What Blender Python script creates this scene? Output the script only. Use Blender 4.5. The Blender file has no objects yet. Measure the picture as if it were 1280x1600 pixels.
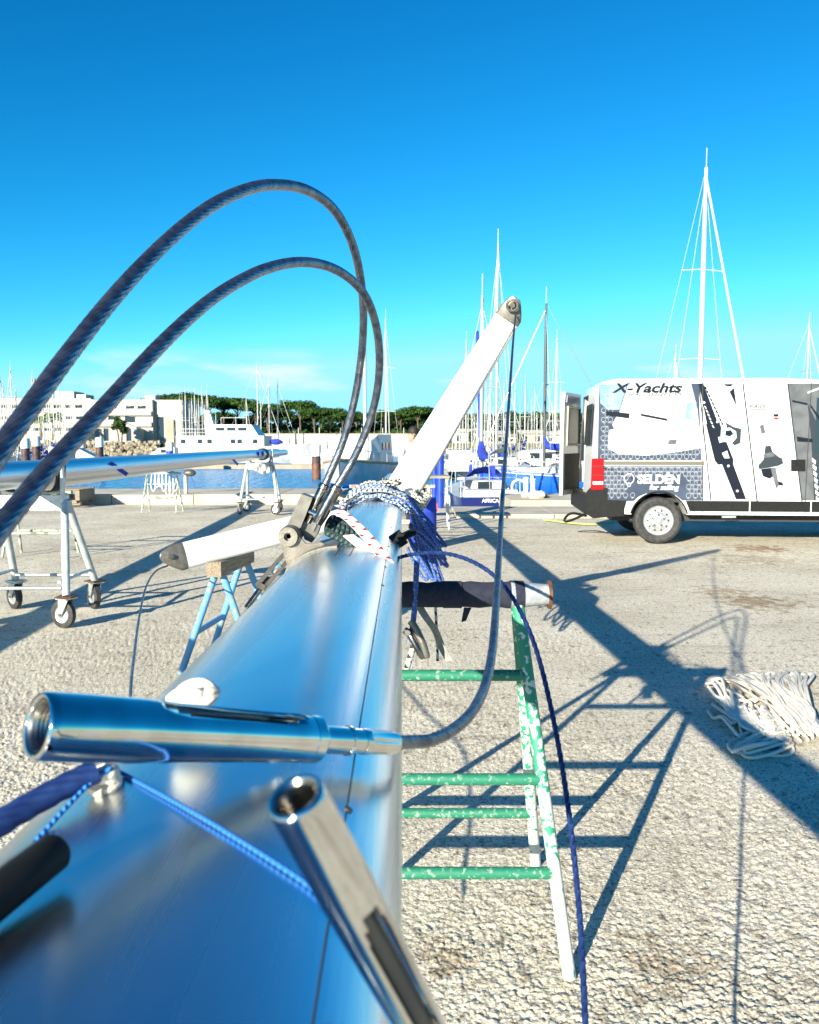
import bpy, math, random
import numpy as np
from mathutils import Vector, Matrix
random.seed(7)
S = bpy.context.scene
COL = S.collection
R = math.radians

# ---------------------------------------------------------------- camera
CAMZ = 1.45
TH = math.atan(108 / 1280)
cd = bpy.data.cameras.new('camera')
cd.sensor_fit = 'HORIZONTAL'; cd.sensor_width = 36; cd.lens = 36
cd.clip_start = 0.02; cd.clip_end = 6000
cd.dof.use_dof = True; cd.dof.focus_distance = 2.6; cd.dof.aperture_fstop = 15
cam = bpy.data.objects.new('camera', cd); COL.objects.link(cam)
cam.location = (0, 0, CAMZ); cam.rotation_euler = (R(90) - TH, 0, 0)
S.camera = cam

# ---------------------------------------------------------------- world, sun, exposure
SHX, SHY = 1.57, 2.68                      # shadow of a 1 m post on the ground
SUN = Vector((-SHX, -SHY, 1)).normalized() # towards the sun
EL = math.asin(SUN.z); ROT = math.atan2(SUN.x, SUN.y)
W = bpy.data.worlds.new('World'); S.world = W; W.use_nodes = True
nt = W.node_tree; N = nt.nodes; L = nt.links
for n in list(N): N.remove(n)
out = N.new('ShaderNodeOutputWorld'); bg = N.new('ShaderNodeBackground')
sky = N.new('ShaderNodeTexSky'); sky.sky_type = 'NISHITA'; sky.sun_disc = False
sky.sun_elevation = EL; sky.sun_rotation = ROT
sky.air_density = 1.0; sky.dust_density = 0.0; sky.ozone_density = 2.5; sky.altitude = 0
# thin low clouds near the horizon
tc = N.new('ShaderNodeTexCoord'); mp = N.new('ShaderNodeMapping'); mp.inputs['Scale'].default_value = (1, 1, 5)
nz = N.new('ShaderNodeTexNoise'); nz.inputs['Scale'].default_value = 5.5; nz.inputs['Detail'].default_value = 6
cr = N.new('ShaderNodeValToRGB'); cr.color_ramp.elements[0].position = .54; cr.color_ramp.elements[1].position = .72
sx = N.new('ShaderNodeSeparateXYZ')
el = N.new('ShaderNodeValToRGB')
ce = el.color_ramp.elements; ce[0].position = 0.035; ce[0].color = (0, 0, 0, 1); ce[1].position = .06; ce[1].color = (1, 1, 1, 1)
e3 = ce.new(.085); e3.color = (1, 1, 1, 1); e4 = ce.new(.115); e4.color = (0, 0, 0, 1)
mul = N.new('ShaderNodeMath'); mul.operation = 'MULTIPLY'
mul2 = N.new('ShaderNodeMath'); mul2.operation = 'MULTIPLY'; mul2.inputs[1].default_value = .75
mix = N.new('ShaderNodeMixRGB'); mix.inputs[2].default_value = (5.6, 6.2, 8.6, 1)
# the photograph's cold, hard colour grading, applied to the whole sky alike: red falls off faster than green and blue
sep = N.new('ShaderNodeSeparateColor'); com = N.new('ShaderNodeCombineColor'); L.new(sky.outputs[0], sep.inputs[0])
def chan(i, gamma, k, top):
    a = N.new('ShaderNodeMath'); a.operation = 'POWER'; a.inputs[1].default_value = gamma; L.new(sep.outputs[i], a.inputs[0])
    b_ = N.new('ShaderNodeMath'); b_.operation = 'MULTIPLY'; b_.inputs[1].default_value = k; L.new(a.outputs[0], b_.inputs[0])
    c_ = N.new('ShaderNodeMath'); c_.operation = 'MINIMUM'; c_.inputs[1].default_value = top; L.new(b_.outputs[0], c_.inputs[0]); L.new(c_.outputs[0], com.inputs[i])
chan(0, 3.0, .022, 2.4); chan(1, 1.4, .52, 5.9); chan(2, 1.25, .80, 8.2)
L.new(com.outputs[0], mix.inputs[1])
L.new(tc.outputs['Generated'], mp.inputs[0]); L.new(mp.outputs[0], nz.inputs['Vector']); L.new(nz.outputs[0], cr.inputs[0])
L.new(tc.outputs['Generated'], sx.inputs[0]); L.new(sx.outputs['Z'], el.inputs[0])
L.new(cr.outputs[0], mul.inputs[0]); L.new(el.outputs[0], mul.inputs[1]); L.new(mul.outputs[0], mul2.inputs[0]); L.new(mul2.outputs[0], mix.inputs[0])
L.new(mix.outputs[0], bg.inputs['Color']); L.new(bg.outputs[0], out.inputs[0])
bg.inputs['Strength'].default_value = 0.064

sd = bpy.data.lights.new('sun', 'SUN'); sd.energy = 5.0; sd.angle = R(0.5); sd.color = (1, .925, .75)
so = bpy.data.objects.new('sun', sd); COL.objects.link(so)
so.rotation_euler = (-SUN).to_track_quat('-Z', 'Y').to_euler(); so.location = SUN * 50

S.view_settings.view_transform = 'Standard'; S.view_settings.look = 'None'
S.view_settings.exposure = 1.35; S.view_settings.gamma = 1.0; S.view_settings.use_curve_mapping = False

# ---------------------------------------------------------------- helpers
def P(x, y, Y):
    """world point seen at pixel (x, y) of the 1280x1600 photograph at distance Y from the camera"""
    cx = (x - 640) / 1280; cy = (800 - y) / 1280
    d = Vector((cx, math.cos(TH) + cy * math.sin(TH), -math.sin(TH) + cy * math.cos(TH)))
    return Vector((0, 0, CAMZ)) + d * (Y / d.y)
def G(x, y, z=0):
    cx = (x - 640) / 1280; cy = (800 - y) / 1280
    d = Vector((cx, math.cos(TH) + cy * math.sin(TH), -math.sin(TH) + cy * math.cos(TH)))
    return Vector((0, 0, CAMZ)) + d * ((z - CAMZ) / d.z)

def spline(pts, n=8):
    """Catmull-Rom through the points; works for tuples of any length"""
    pts = [tuple(p) for p in pts]; out = []
    q = [tuple(2 * a - b for a, b in zip(pts[0], pts[1]))] + pts + [tuple(2 * a - b for a, b in zip(pts[-1], pts[-2]))]
    for i in range(1, len(q) - 2):
        for k in range(n):
            t = k / n
            out.append(tuple(.5 * (2 * b + (c - a) * t + (2 * a - 5 * b + 4 * c - d) * t * t + (3 * b - a - 3 * c + d) * t ** 3)
                             for a, b, c, d in zip(q[i - 1], q[i], q[i + 1], q[i + 2])))
    out.append(pts[-1]); return out
def psp(pix, n=10):
    """spline through (x, y, distance) picks, returned as world points"""
    return [P(*p) for p in spline(pix, n)]
def resample(pts, step):
    pts = [Vector(p) for p in pts]; d = [0]
    for a, b in zip(pts, pts[1:]): d.append(d[-1] + (b - a).length)
    n = max(2, int(d[-1] / step)); out = []; j = 0
    for i in range(n + 1):
        s = d[-1] * i / n
        while j < len(d) - 2 and d[j + 1] < s: j += 1
        t = (s - d[j]) / max(1e-9, d[j + 1] - d[j]); out.append(pts[j].lerp(pts[j + 1], t))
    return out

ORG = {}
class MB:
    def __init__(s): s.V = []; s.F = []; s.U = []
    def face(s, idx, uv=None): s.F.append(tuple(idx)); s.U.append(uv)
    def box(s, c, size, M=None):
        c = Vector(c); hx, hy, hz = size[0] / 2, size[1] / 2, size[2] / 2; b = len(s.V)
        for p in ((-1, -1, -1), (1, -1, -1), (1, 1, -1), (-1, 1, -1), (-1, -1, 1), (1, -1, 1), (1, 1, 1), (-1, 1, 1)):
            v = Vector((p[0] * hx, p[1] * hy, p[2] * hz)); v = (M @ v) if M else v; s.V.append(tuple(c + v))
        for f in ((0, 3, 2, 1), (4, 5, 6, 7), (0, 1, 5, 4), (1, 2, 6, 5), (2, 3, 7, 6), (3, 0, 4, 7)): s.face([b + i for i in f])
        return s
    def bar(s, a, b, w, h, up=(0, 0, 1)):
        a = Vector(a); b = Vector(b); z = (b - a); l = z.length; z = z / l; u = Vector(up)
        x = u.cross(z)
        if x.length < 1e-4: x = Vector((1, 0, 0)).cross(z)
        x.normalize(); y = z.cross(x)
        return s.box((a + b) / 2, (w, h, l), Matrix((x, y, z)).transposed())
    def prism(s, poly, off):
        """polygon of 3-D points extruded by vector off"""
        b = len(s.V); n = len(poly); off = Vector(off)
        for p in poly: s.V.append(tuple(p))
        for p in poly: s.V.append(tuple(Vector(p) + off))
        s.face([b + n - 1 - i for i in range(n)]); s.face([b + n + i for i in range(n)])
        for i in range(n):
            j = (i + 1) % n; s.face((b + i, b + j, b + n + j, b + n + i))
        return s
    def tube(s, pts, r, n=8, cap=True, lobes=0, lob=0., pitch=.2, flat=None, closed=False):
        pts = [Vector(p) for p in pts]; m = len(pts); b = len(s.V)
        rr = r if isinstance(r, (list, tuple)) else [r] * m
        T = []
        for i in range(m):
            if closed: t = pts[(i + 1) % m] - pts[i - 1]
            else: t = pts[min(i + 1, m - 1)] - pts[max(i - 1, 0)]
            T.append(t.normalized() if t.length > 1e-9 else Vector((0, 0, 1)))
        u = T[0].orthogonal().normalized() if flat is None else (Vector(flat) - T[0] * Vector(flat).dot(T[0])).normalized()
        d = 0; D = []
        for i in range(m):
            if i:
                d += (pts[i] - pts[i - 1]).length
                u = (u - T[i] * u.dot(T[i]))
                u = u.normalized() if u.length > 1e-6 else T[i].orthogonal().normalized()
            w = T[i].cross(u); D.append(d); tw = 2 * math.pi * d / pitch if lobes else 0
            for k in range(n):
                a = 2 * math.pi * k / n
                q = rr[i] * (1 + (lob * math.cos(lobes * a) if lobes else 0))
                s.V.append(tuple(pts[i] + (u * math.cos(a + tw) + w * math.sin(a + tw)) * q))
        for i in range(m if closed else m - 1):
            i2 = (i + 1) % m; v1 = D[i]; v2 = D[i2] if i2 else d + (pts[0] - pts[-1]).length
            for k in range(n):
                k2 = (k + 1) % n
                s.face((b + i * n + k, b + i * n + k2, b + i2 * n + k2, b + i2 * n + k),
                       ((k / n, v1), ((k + 1) / n, v1), ((k + 1) / n, v2), (k / n, v2)))
        if cap and not closed:
            s.face([b + n - 1 - k for k in range(n)]); s.face([b + (m - 1) * n + k for k in range(n)])
        return s
    def lathe(s, A, B, prof, n=24, cap=True):
        """profile (distance from A towards B, radius) turned about the axis AB"""
        A = Vector(A); z = (Vector(B) - A).normalized(); x = z.orthogonal().normalized(); y = z.cross(x); b = len(s.V)
        for t, r in prof:
            for k in range(n):
                a = 2 * math.pi * k / n; s.V.append(tuple(A + z * t + (x * math.cos(a) + y * math.sin(a)) * r))
        for i in range(len(prof) - 1):
            for k in range(n):
                k2 = (k + 1) % n; s.face((b + i * n + k, b + i * n + k2, b + (i + 1) * n + k2, b + (i + 1) * n + k))
        if cap:
            if prof[0][1] > 1e-6: s.face([b + n - 1 - k for k in range(n)])
            if prof[-1][1] > 1e-6: s.face([b + (len(prof) - 1) * n + k for k in range(n)])
        return s
    def ball(s, c, r, n=12, m=8, M=None):
        c = Vector(c); b = len(s.V); r = Vector((r, r, r)) if isinstance(r, (int, float)) else Vector(r)
        for i in range(m + 1):
            t = math.pi * i / m
            for k in range(n):
                a = 2 * math.pi * k / n
                v = Vector((math.sin(t) * math.cos(a) * r.x, math.sin(t) * math.sin(a) * r.y, math.cos(t) * r.z))
                s.V.append(tuple(c + ((M @ v) if M else v)))
        for i in range(m):
            for k in range(n):
                k2 = (k + 1) % n; s.face((b + i * n + k, b + (i + 1) * n + k, b + (i + 1) * n + k2, b + i * n + k2))
        return s
    def loft(s, rings, closed=True, cap=True):
        b = len(s.V); n = len(rings[0])
        for r in rings:
            for p in r: s.V.append(tuple(p))
        for i in range(len(rings) - 1):
            for k in range(n if closed else n - 1):
                k2 = (k + 1) % n; s.face((b + i * n + k, b + i * n + k2, b + (i + 1) * n + k2, b + (i + 1) * n + k))
        if cap:
            s.face([b + n - 1 - k for k in range(n)]); s.face([b + (len(rings) - 1) * n + k for k in range(n)])
        return s
    def build(s, name, mat, parent=None, smooth=True, ang=38, label=None, cat=None, group=None, kind=None, at=None):
        V = np.array(s.V, dtype=float)
        if parent is not None: o = Vector(ORG[parent.name])
        elif at is not None: o = Vector(at)
        else:
            lo = V.min(0); hi = V.max(0); o = Vector(((lo[0] + hi[0]) / 2, (lo[1] + hi[1]) / 2, lo[2]))
        V = V - np.array(o)
        me = bpy.data.meshes.new(name); me.from_pydata(V.tolist(), [], s.F)
        if any(u is not None for u in s.U):
            uvl = me.uv_layers.new(name='UVMap'); flat = []
            for f, u in zip(s.F, s.U):
                if u is None: flat += [0.0] * (2 * len(f))
                else:
                    for p in u: flat += p
            uvl.data.foreach_set('uv', flat)
        mats = mat if isinstance(mat, (list, tuple)) else [mat]
        for m_ in mats: me.materials.append(m_)
        if smooth:
            me.polygons.foreach_set('use_smooth', [True] * len(me.polygons)); me.set_sharp_from_angle(angle=R(ang))
        me.update()
        ob = bpy.data.objects.new(name, me); COL.objects.link(ob)
        if parent is not None:
            ob.parent = parent; ORG[ob.name] = o
        else:
            ob.location = o; ORG[ob.name] = o
        tag(ob, label, cat, group, kind); return ob
def tag(o, label=None, cat=None, group=None, kind=None):
    if label: o['label'] = label
    if cat: o['category'] = cat
    if group: o['group'] = group
    if kind: o['kind'] = kind
    return o
def thing(name, label, cat, loc=(0, 0, 0), group=None):
    o = bpy.data.objects.new(name, None); COL.objects.link(o); o.location = loc; o.empty_display_size = .1
    ORG[o.name] = Vector(loc); return tag(o, label, cat, group)
def copy_tree(o, parent=None):
    c = o.copy(); COL.objects.link(c); c.parent = parent
    for ch in list(o.children): copy_tree(ch, c)
    return c

# ---------------------------------------------------------------- materials
def base(name):
    m = bpy.data.materials.new(name); m.use_nodes = True
    t = m.node_tree; b = t.nodes['Principled BSDF']; return m, t, b
def mat(name, col, rough=.5, metal=0., col2=None, ns=6., lo=.4, hi=.6, bump=0., bs=40., spec=.5, detail=5., stretch=(1, 1, 1), rvar=0.):
    m, t, b = base(name); n = t.nodes; l = t.links
    b.inputs['Base Color'].default_value = (*col, 1); b.inputs['Roughness'].default_value = rough
    b.inputs['Metallic'].default_value = metal; b.inputs['Specular IOR Level'].default_value = spec
    tc = n.new('ShaderNodeTexCoord'); mp = n.new('ShaderNodeMapping'); mp.inputs['Scale'].default_value = stretch
    l.new(tc.outputs['Object'], mp.inputs[0])
    if col2:
        nz = n.new('ShaderNodeTexNoise'); nz.inputs['Scale'].default_value = ns; nz.inputs['Detail'].default_value = detail
        r = n.new('ShaderNodeValToRGB'); r.color_ramp.elements[0].position = lo; r.color_ramp.elements[1].position = hi
        r.color_ramp.elements[0].color = (*col, 1); r.color_ramp.elements[1].color = (*col2, 1)
        l.new(mp.outputs[0], nz.inputs['Vector']); l.new(nz.outputs[0], r.inputs[0]); l.new(r.outputs[0], b.inputs['Base Color'])
    if rvar:
        nr = n.new('ShaderNodeTexNoise'); nr.inputs['Scale'].default_value = ns * 2.3; nr.inputs['Detail'].default_value = 5
        mr = n.new('ShaderNodeMapRange'); mr.inputs['From Min'].default_value = .3; mr.inputs['From Max'].default_value = .7
        mr.inputs['To Min'].default_value = max(.02, rough - rvar); mr.inputs['To Max'].default_value = rough + rvar
        l.new(mp.outputs[0], nr.inputs['Vector']); l.new(nr.outputs[0], mr.inputs[0]); l.new(mr.outputs[0], b.inputs['Roughness'])
    if bump:
        nb = n.new('ShaderNodeTexNoise'); nb.inputs['Scale'].default_value = bs; nb.inputs['Detail'].default_value = 4
        bp = n.new('ShaderNodeBump'); bp.inputs['Strength'].default_value = bump; bp.inputs['Distance'].default_value = .01
        l.new(mp.outputs[0], nb.inputs['Vector']); l.new(nb.outputs[0], bp.inputs['Height']); l.new(bp.outputs[0], b.inputs['Normal'])
    return m
def rope_mat(name, col, fleck, freq=40., twist=2., frac=.25, frac2=None):
    """braided rope: flecks running both ways round the tube, from the tube's own length/around coordinates"""
    m, t, b = base(name); n = t.nodes; l = t.links; b.inputs['Roughness'].default_value = .8
    uv = n.new('ShaderNodeTexCoord'); sp = n.new('ShaderNodeSeparateXYZ'); l.new(uv.outputs['UV'], sp.inputs[0])
    def strand(tw, fr):
        a = n.new('ShaderNodeMath'); a.operation = 'MULTIPLY'; a.inputs[1].default_value = freq; l.new(sp.outputs[1], a.inputs[0])
        c = n.new('ShaderNodeMath'); c.operation = 'MULTIPLY_ADD'; c.inputs[1].default_value = tw; l.new(sp.outputs[0], c.inputs[0]); l.new(a.outputs[0], c.inputs[2])
        f = n.new('ShaderNodeMath'); f.operation = 'FRACT'; l.new(c.outputs[0], f.inputs[0])
        g = n.new('ShaderNodeMath'); g.operation = 'LESS_THAN'; g.inputs[1].default_value = fr; l.new(f.outputs[0], g.inputs[0]); return f, g
    f1, g1 = strand(twist, frac); f2, g2 = strand(-twist, frac2 or frac * 2)
    mm = n.new('ShaderNodeMath'); mm.operation = 'MULTIPLY'; l.new(g1.outputs[0], mm.inputs[0]); l.new(g2.outputs[0], mm.inputs[1])
    mx = n.new('ShaderNodeMixRGB'); mx.inputs[1].default_value = (*col, 1); mx.inputs[2].default_value = (*fleck, 1)
    l.new(mm.outputs[0], mx.inputs[0]); l.new(mx.outputs[0], b.inputs['Base Color'])
    w = n.new('ShaderNodeMath'); w.operation = 'PINGPONG'; w.inputs[1].default_value = .5; l.new(f1.outputs[0], w.inputs[0])
    bp = n.new('ShaderNodeBump'); bp.inputs['Strength'].default_value = .5; bp.inputs['Distance'].default_value = .004
    l.new(w.outputs[0], bp.inputs['Height']); l.new(bp.outputs[0], b.inputs['Normal'])
    return m
M = {}
M['alu'] = mat('anodised aluminium', (.58, .64, .68), .26, 1., (.51, .575, .62), 9., .35, .65, rvar=.05, bump=.02, bs=300, stretch=(1, .035, 1))
M['alu_dull'] = mat('dull anodised aluminium', (.62, .65, .68), .33, 1., (.54, .57, .60), 2, .3, .7, stretch=(1, .4, 1))
M['seam'] = mat('seam sealant', (.04, .045, .05), .6)
M['chrome'] = mat('polished stainless', (.80, .785, .75), .06, 1., (.70, .68, .64), 30, rvar=.03)
M['chrome_dark'] = mat('tarnished stainless', (.30, .28, .25), .22, 1., (.16, .15, .14), 25, rvar=.08)
M['wire'] = mat('stainless wire', (.20, .22, .26), .36, .92, (.10, .12, .16), 60)
M['wire_thin'] = mat('thin stainless wire', (.25, .27, .30), .35, .8)
M['steel_plate'] = mat('bead blasted steel', (.22, .205, .18), .5, .55, (.14, .13, .115), 18, bump=.12, bs=160)
M['steel_dark'] = mat('dark steel', (.10, .10, .10), .5, .6, (.16, .15, .13), 20)
M['white_paint'] = mat('white spar paint', (.80, .81, .80), .32, 0, (.74, .75, .74), 3)
M['grey_cast'] = mat('grey cast end fitting', (.19, .18, .16), .45, .5, (.13, .125, .11), 30)
M['galv'] = mat('galvanised steel', (.58, .62, .62), .42, .7, (.46, .50, .50), 22, rvar=.1)
M['galv_paint'] = mat('grey painted tube', (.50, .55, .54), .5, .2, (.40, .45, .44), 12)
M['rust'] = mat('rusty steel', (.13, .055, .02), .85, 0, (.05, .025, .015), 60, bump=.3, bs=90)
M['green_paint'] = mat('chipped green paint', (.012, .16, .095), .55, 0, (.22, .32, .24), 70, .56, .66, bump=.1, bs=60, detail=7)
M['green_worn'] = mat('green paint worn to primer', (.54, .58, .52), .6, 0, (.03, .30, .18), 45, .54, .58, bump=.1, bs=60, detail=7)
M['green_pale'] = mat('faded green paint', (.36, .44, .34), .7, 0, (.16, .15, .11), 14, .5, .62)
M['blue_paint'] = mat('chipped sky blue paint', (.10, .34, .60), .55, 0, (.36, .27, .17), 40, .57, .62, bump=.1, bs=60, detail=7)
M['cream_worn'] = mat('worn cream paint', (.52, .50, .42), .7, 0, (.26, .16, .08), 24, .52, .6, detail=7)
M['carpet'] = mat('dark navy carpet wrap', (.010, .014, .034), .95, 0, (.018, .022, .04), 50, bump=.5, bs=250)
M['tape_grey'] = mat('grey tape', (.38, .40, .42), .35, .1, (.28, .30, .33), 40)
M['tape_white'] = mat('dirty white tape', (.70, .66, .58), .55, 0, (.55, .47, .38), 40, bump=.3, bs=80)
M['timber'] = mat('weathered timber', (.30, .24, .17), .85, 0, (.16, .13, .10), 10, bump=.4, bs=60, stretch=(1, 12, 12))
M['tyre'] = mat('rubber', (.022, .022, .024), .75, 0, (.04, .04, .04), 20)
M['black_plastic'] = mat('black plastic', (.008, .009, .010), .6, 0, (.012, .013, .013), 30, spec=.2)
M['hub'] = mat('pressed steel hub', (.55, .57, .58), .4, .7, (.45, .47, .48), 20)
M['rope_blue'] = rope_mat('white rope with blue flecks', (.30, .38, .47), (.008, .03, .17), 38, 2., .55, .7)
M['rope_navy'] = rope_mat('blue braided rope', (.03, .08, .30), (.16, .26, .46), 45, 2., .2, .5)
M['rope_black'] = rope_mat('white rope with black flecks', (.42, .42, .39), (.02, .02, .025), 34, 1., .42, .66)
M['rope_white'] = rope_mat('off white braided rope', (.72, .68, .60), (.52, .48, .42), 90, 2., .3, .6)
M['rope_green'] = rope_mat('dark rope with green flecks', (.012, .022, .03), (.03, .10, .085), 60, 2., .4, .6)
M['cord_blue'] = rope_mat('bright blue cord', (.004, .09, .42), (.015, .18, .52), 200, 1., .5, .9)
M['strap_red'] = rope_mat('white webbing printed in red', (.74, .70, .68), (.45, .02, .02), 24, 1.6, .36, .5)
M['strap_grey'] = mat('grey webbing', (.20, .20, .19), .85, 0, (.26, .26, .24), 60)
M['white_plain'] = mat('clean white gelcoat', (.50, .50, .50), .35)
M['white_boat'] = mat('white gelcoat', (.46, .47, .47), .4, 0, (.36, .37, .37), 1.5)
M['glass_dark'] = mat('dark window glass', (.02, .03, .04), .08, 0, spec=.8)
M['navy_canvas'] = mat('royal blue canvas', (.01, .03, .32), .9, 0, (.015, .05, .42), 6, bump=.2, bs=20)
M['blue_hull'] = mat('blue gelcoat', (.01, .10, .45), .3)
M['navy_hull'] = mat('navy gelcoat', (.008, .015, .10), .3)
M['teal_hull'] = mat('pale teal gelcoat', (.22, .50, .50), .35)
M['spar_white'] = mat('white spar', (.46, .46, .43), .4)
M['spar_alu'] = mat('pale aluminium spar', (.40, .40, .37), .45, .4)
M['spar_dark'] = mat('dark spar', (.05, .055, .06), .45)
M['teak'] = mat('teak capping', (.46, .30, .16), .7, 0, (.36, .22, .11), 6)
M['piling_blue'] = mat('blue piling paint', (.01, .04, .42), .35, 0, (.015, .06, .5), 4)
M['piling_white'] = mat('white piling cap', (.66, .66, .64), .5)
M['cable_navy'] = mat('dark navy cable', (.012, .03, .13), .38, .3, (.02, .05, .18), 60)

# ---------------------------------------------------------------- the quay
def cells(x, y, sc, seed):
    """distance to the nearest scattered stone centre and that stone's own random number"""
    x = x / sc; y = y / sc; ix = np.floor(x).astype(np.int64); iy = np.floor(y).astype(np.int64)
    best = np.full(x.shape, 9.0); rid = np.zeros(x.shape)
    for dx in (-1, 0, 1):
        for dy in (-1, 0, 1):
            cx = ix + dx; cy = iy + dy
            h = (cx * 374761393 + cy * 668265263 + seed * 974711) & 0x7fffffff
            h = ((h ^ (h >> 13)) * 1274126177) & 0x7fffffff; h = h ^ (h >> 16)
            jx = (h & 1023) / 1023.; jy = ((h >> 10) & 1023) / 1023.; rr = ((h >> 5) & 2047) / 2047.
            d = (cx + jx - x) ** 2 + (cy + jy - y) ** 2
            k = d < best; best = np.where(k, d, best); rid = np.where(k, rr, rid)
    return best, rid
def ground_mat():
    m, t, b = base('rough quay concrete'); n = t.nodes; l = t.links
    g = n.new('ShaderNodeNewGeometry'); b.inputs['Roughness'].default_value = .92; b.inputs['Specular IOR Level'].default_value = .25
    def noise(sc, det=5, stretch=None):
        q = n.new('ShaderNodeTexNoise'); q.inputs['Scale'].default_value = sc; q.inputs['Detail'].default_value = det
        if stretch:
            mp = n.new('ShaderNodeMapping'); mp.inputs['Scale'].default_value = stretch; l.new(g.outputs['Position'], mp.inputs[0]); l.new(mp.outputs[0], q.inputs['Vector'])
        else: l.new(g.outputs['Position'], q.inputs['Vector'])
        return q
    def ramp(src, a, ca, bb, cb):
        r = n.new('ShaderNodeValToRGB'); r.color_ramp.elements[0].position = a; r.color_ramp.elements[0].color = (*ca, 1)
        r.color_ramp.elements[1].position = bb; r.color_ramp.elements[1].color = (*cb, 1); l.new(src.outputs[0], r.inputs[0]); return r
    def blend(kind, fac, a, c):
        x = n.new('ShaderNodeMixRGB'); x.blend_type = kind
        if isinstance(fac, float): x.inputs[0].default_value = fac
        else: l.new(fac.outputs[0], x.inputs[0])
        l.new(a.outputs[0], x.inputs[1]); l.new(c.outputs[0], x.inputs[2]); return x
    c = ramp(noise(.9, 6), .35, (.59, .54, .435), .65, (.74, .69, .575))
    c = blend('MULTIPLY', .8, c, ramp(noise(170, 3), .36, (.42, .40, .38), .52, (1.05, 1.04, 1.02)))     # aggregate speckle
    c = blend('MULTIPLY', .7, c, ramp(noise(38, 4), .34, (.66, .64, .62), .50, (1.05, 1.05, 1.04)))
    c = blend('MULTIPLY', .6, c, ramp(noise(.55, 4, (1, .6, 1)), .60, (1, 1, 1), .74, (.50, .44, .38)))  # old oil and rust stains
    c = blend('MULTIPLY', .55, c, ramp(noise(2.3, 8, (.5, 2.4, 1)), .56, (1, 1, 1), .72, (.66, .62, .58)))  # dirt dragged along
    c = blend('MULTIPLY', .85, c, ramp(noise(62, 2), .33, (.30, .28, .26), .43, (1, 1, 1)))              # dark grit
    c = blend('MULTIPLY', .75, c, ramp(noise(21, 3, (1, .55, 1)), .32, (.42, .40, .37), .42, (1, 1, 1)))
    for px, py, rad, stain in ((1185, 941, .5, (.52, .42, .31)), (1130, 925, .4, (.62, .55, .46)), (1190, 856, .55, (.50, .34, .22)), (1035, 1500, .16, (.68, .62, .56)), (1180, 872, .7, (.7, .66, .6)), (760, 838, .8, (.72, .68, .6)), (700, 1500, .14, (.62, .56, .5))):
        q = G(px, py); sb_ = n.new('ShaderNodeVectorMath'); sb_.operation = 'SUBTRACT'; sb_.inputs[1].default_value = tuple(q); l.new(g.outputs['Position'], sb_.inputs[0])
        sl_ = n.new('ShaderNodeVectorMath'); sl_.operation = 'LENGTH'; l.new(sb_.outputs[0], sl_.inputs[0])
        dv = n.new('ShaderNodeMath'); dv.operation = 'MULTIPLY_ADD'; dv.inputs[1].default_value = 1 / rad; l.new(sl_.outputs['Value'], dv.inputs[0])
        ns_ = noise(6 / rad ** .5, 9); n2 = n.new('ShaderNodeMath'); n2.operation = 'MULTIPLY_ADD'; n2.inputs[1].default_value = 3.4; n2.inputs[2].default_value = -1.5; l.new(ns_.outputs[0], n2.inputs[0]); l.new(n2.outputs[0], dv.inputs[2])
        c = blend('MULTIPLY', .9, c, ramp(dv, .45, stain, 1.0, (1, 1, 1)))
    v = n.new('ShaderNodeTexVoronoi'); v.feature = 'DISTANCE_TO_EDGE'; v.inputs['Scale'].default_value = .32
    wn = noise(1.3, 6); mxv = n.new('ShaderNodeMixRGB'); mxv.inputs[0].default_value = .35; l.new(g.outputs['Position'], mxv.inputs[1]); l.new(wn.outputs[1], mxv.inputs[2]); l.new(mxv.outputs[0], v.inputs['Vector'])
    c = blend('MULTIPLY', .22, c, ramp(v, .001, (.35, .32, .3), .006, (1, 1, 1)))                          # hairline cracks
    l.new(c.outputs[0], b.inputs['Base Color'])
    nb = noise(95, 4); bp = n.new('ShaderNodeBump'); bp.inputs['Strength'].default_value = .55; bp.inputs['Distance'].default_value = .008
    l.new(nb.outputs[0], bp.inputs['Height']); l.new(bp.outputs[0], b.inputs['Normal'])
    return m
M['ground'] = ground_mat()
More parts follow.
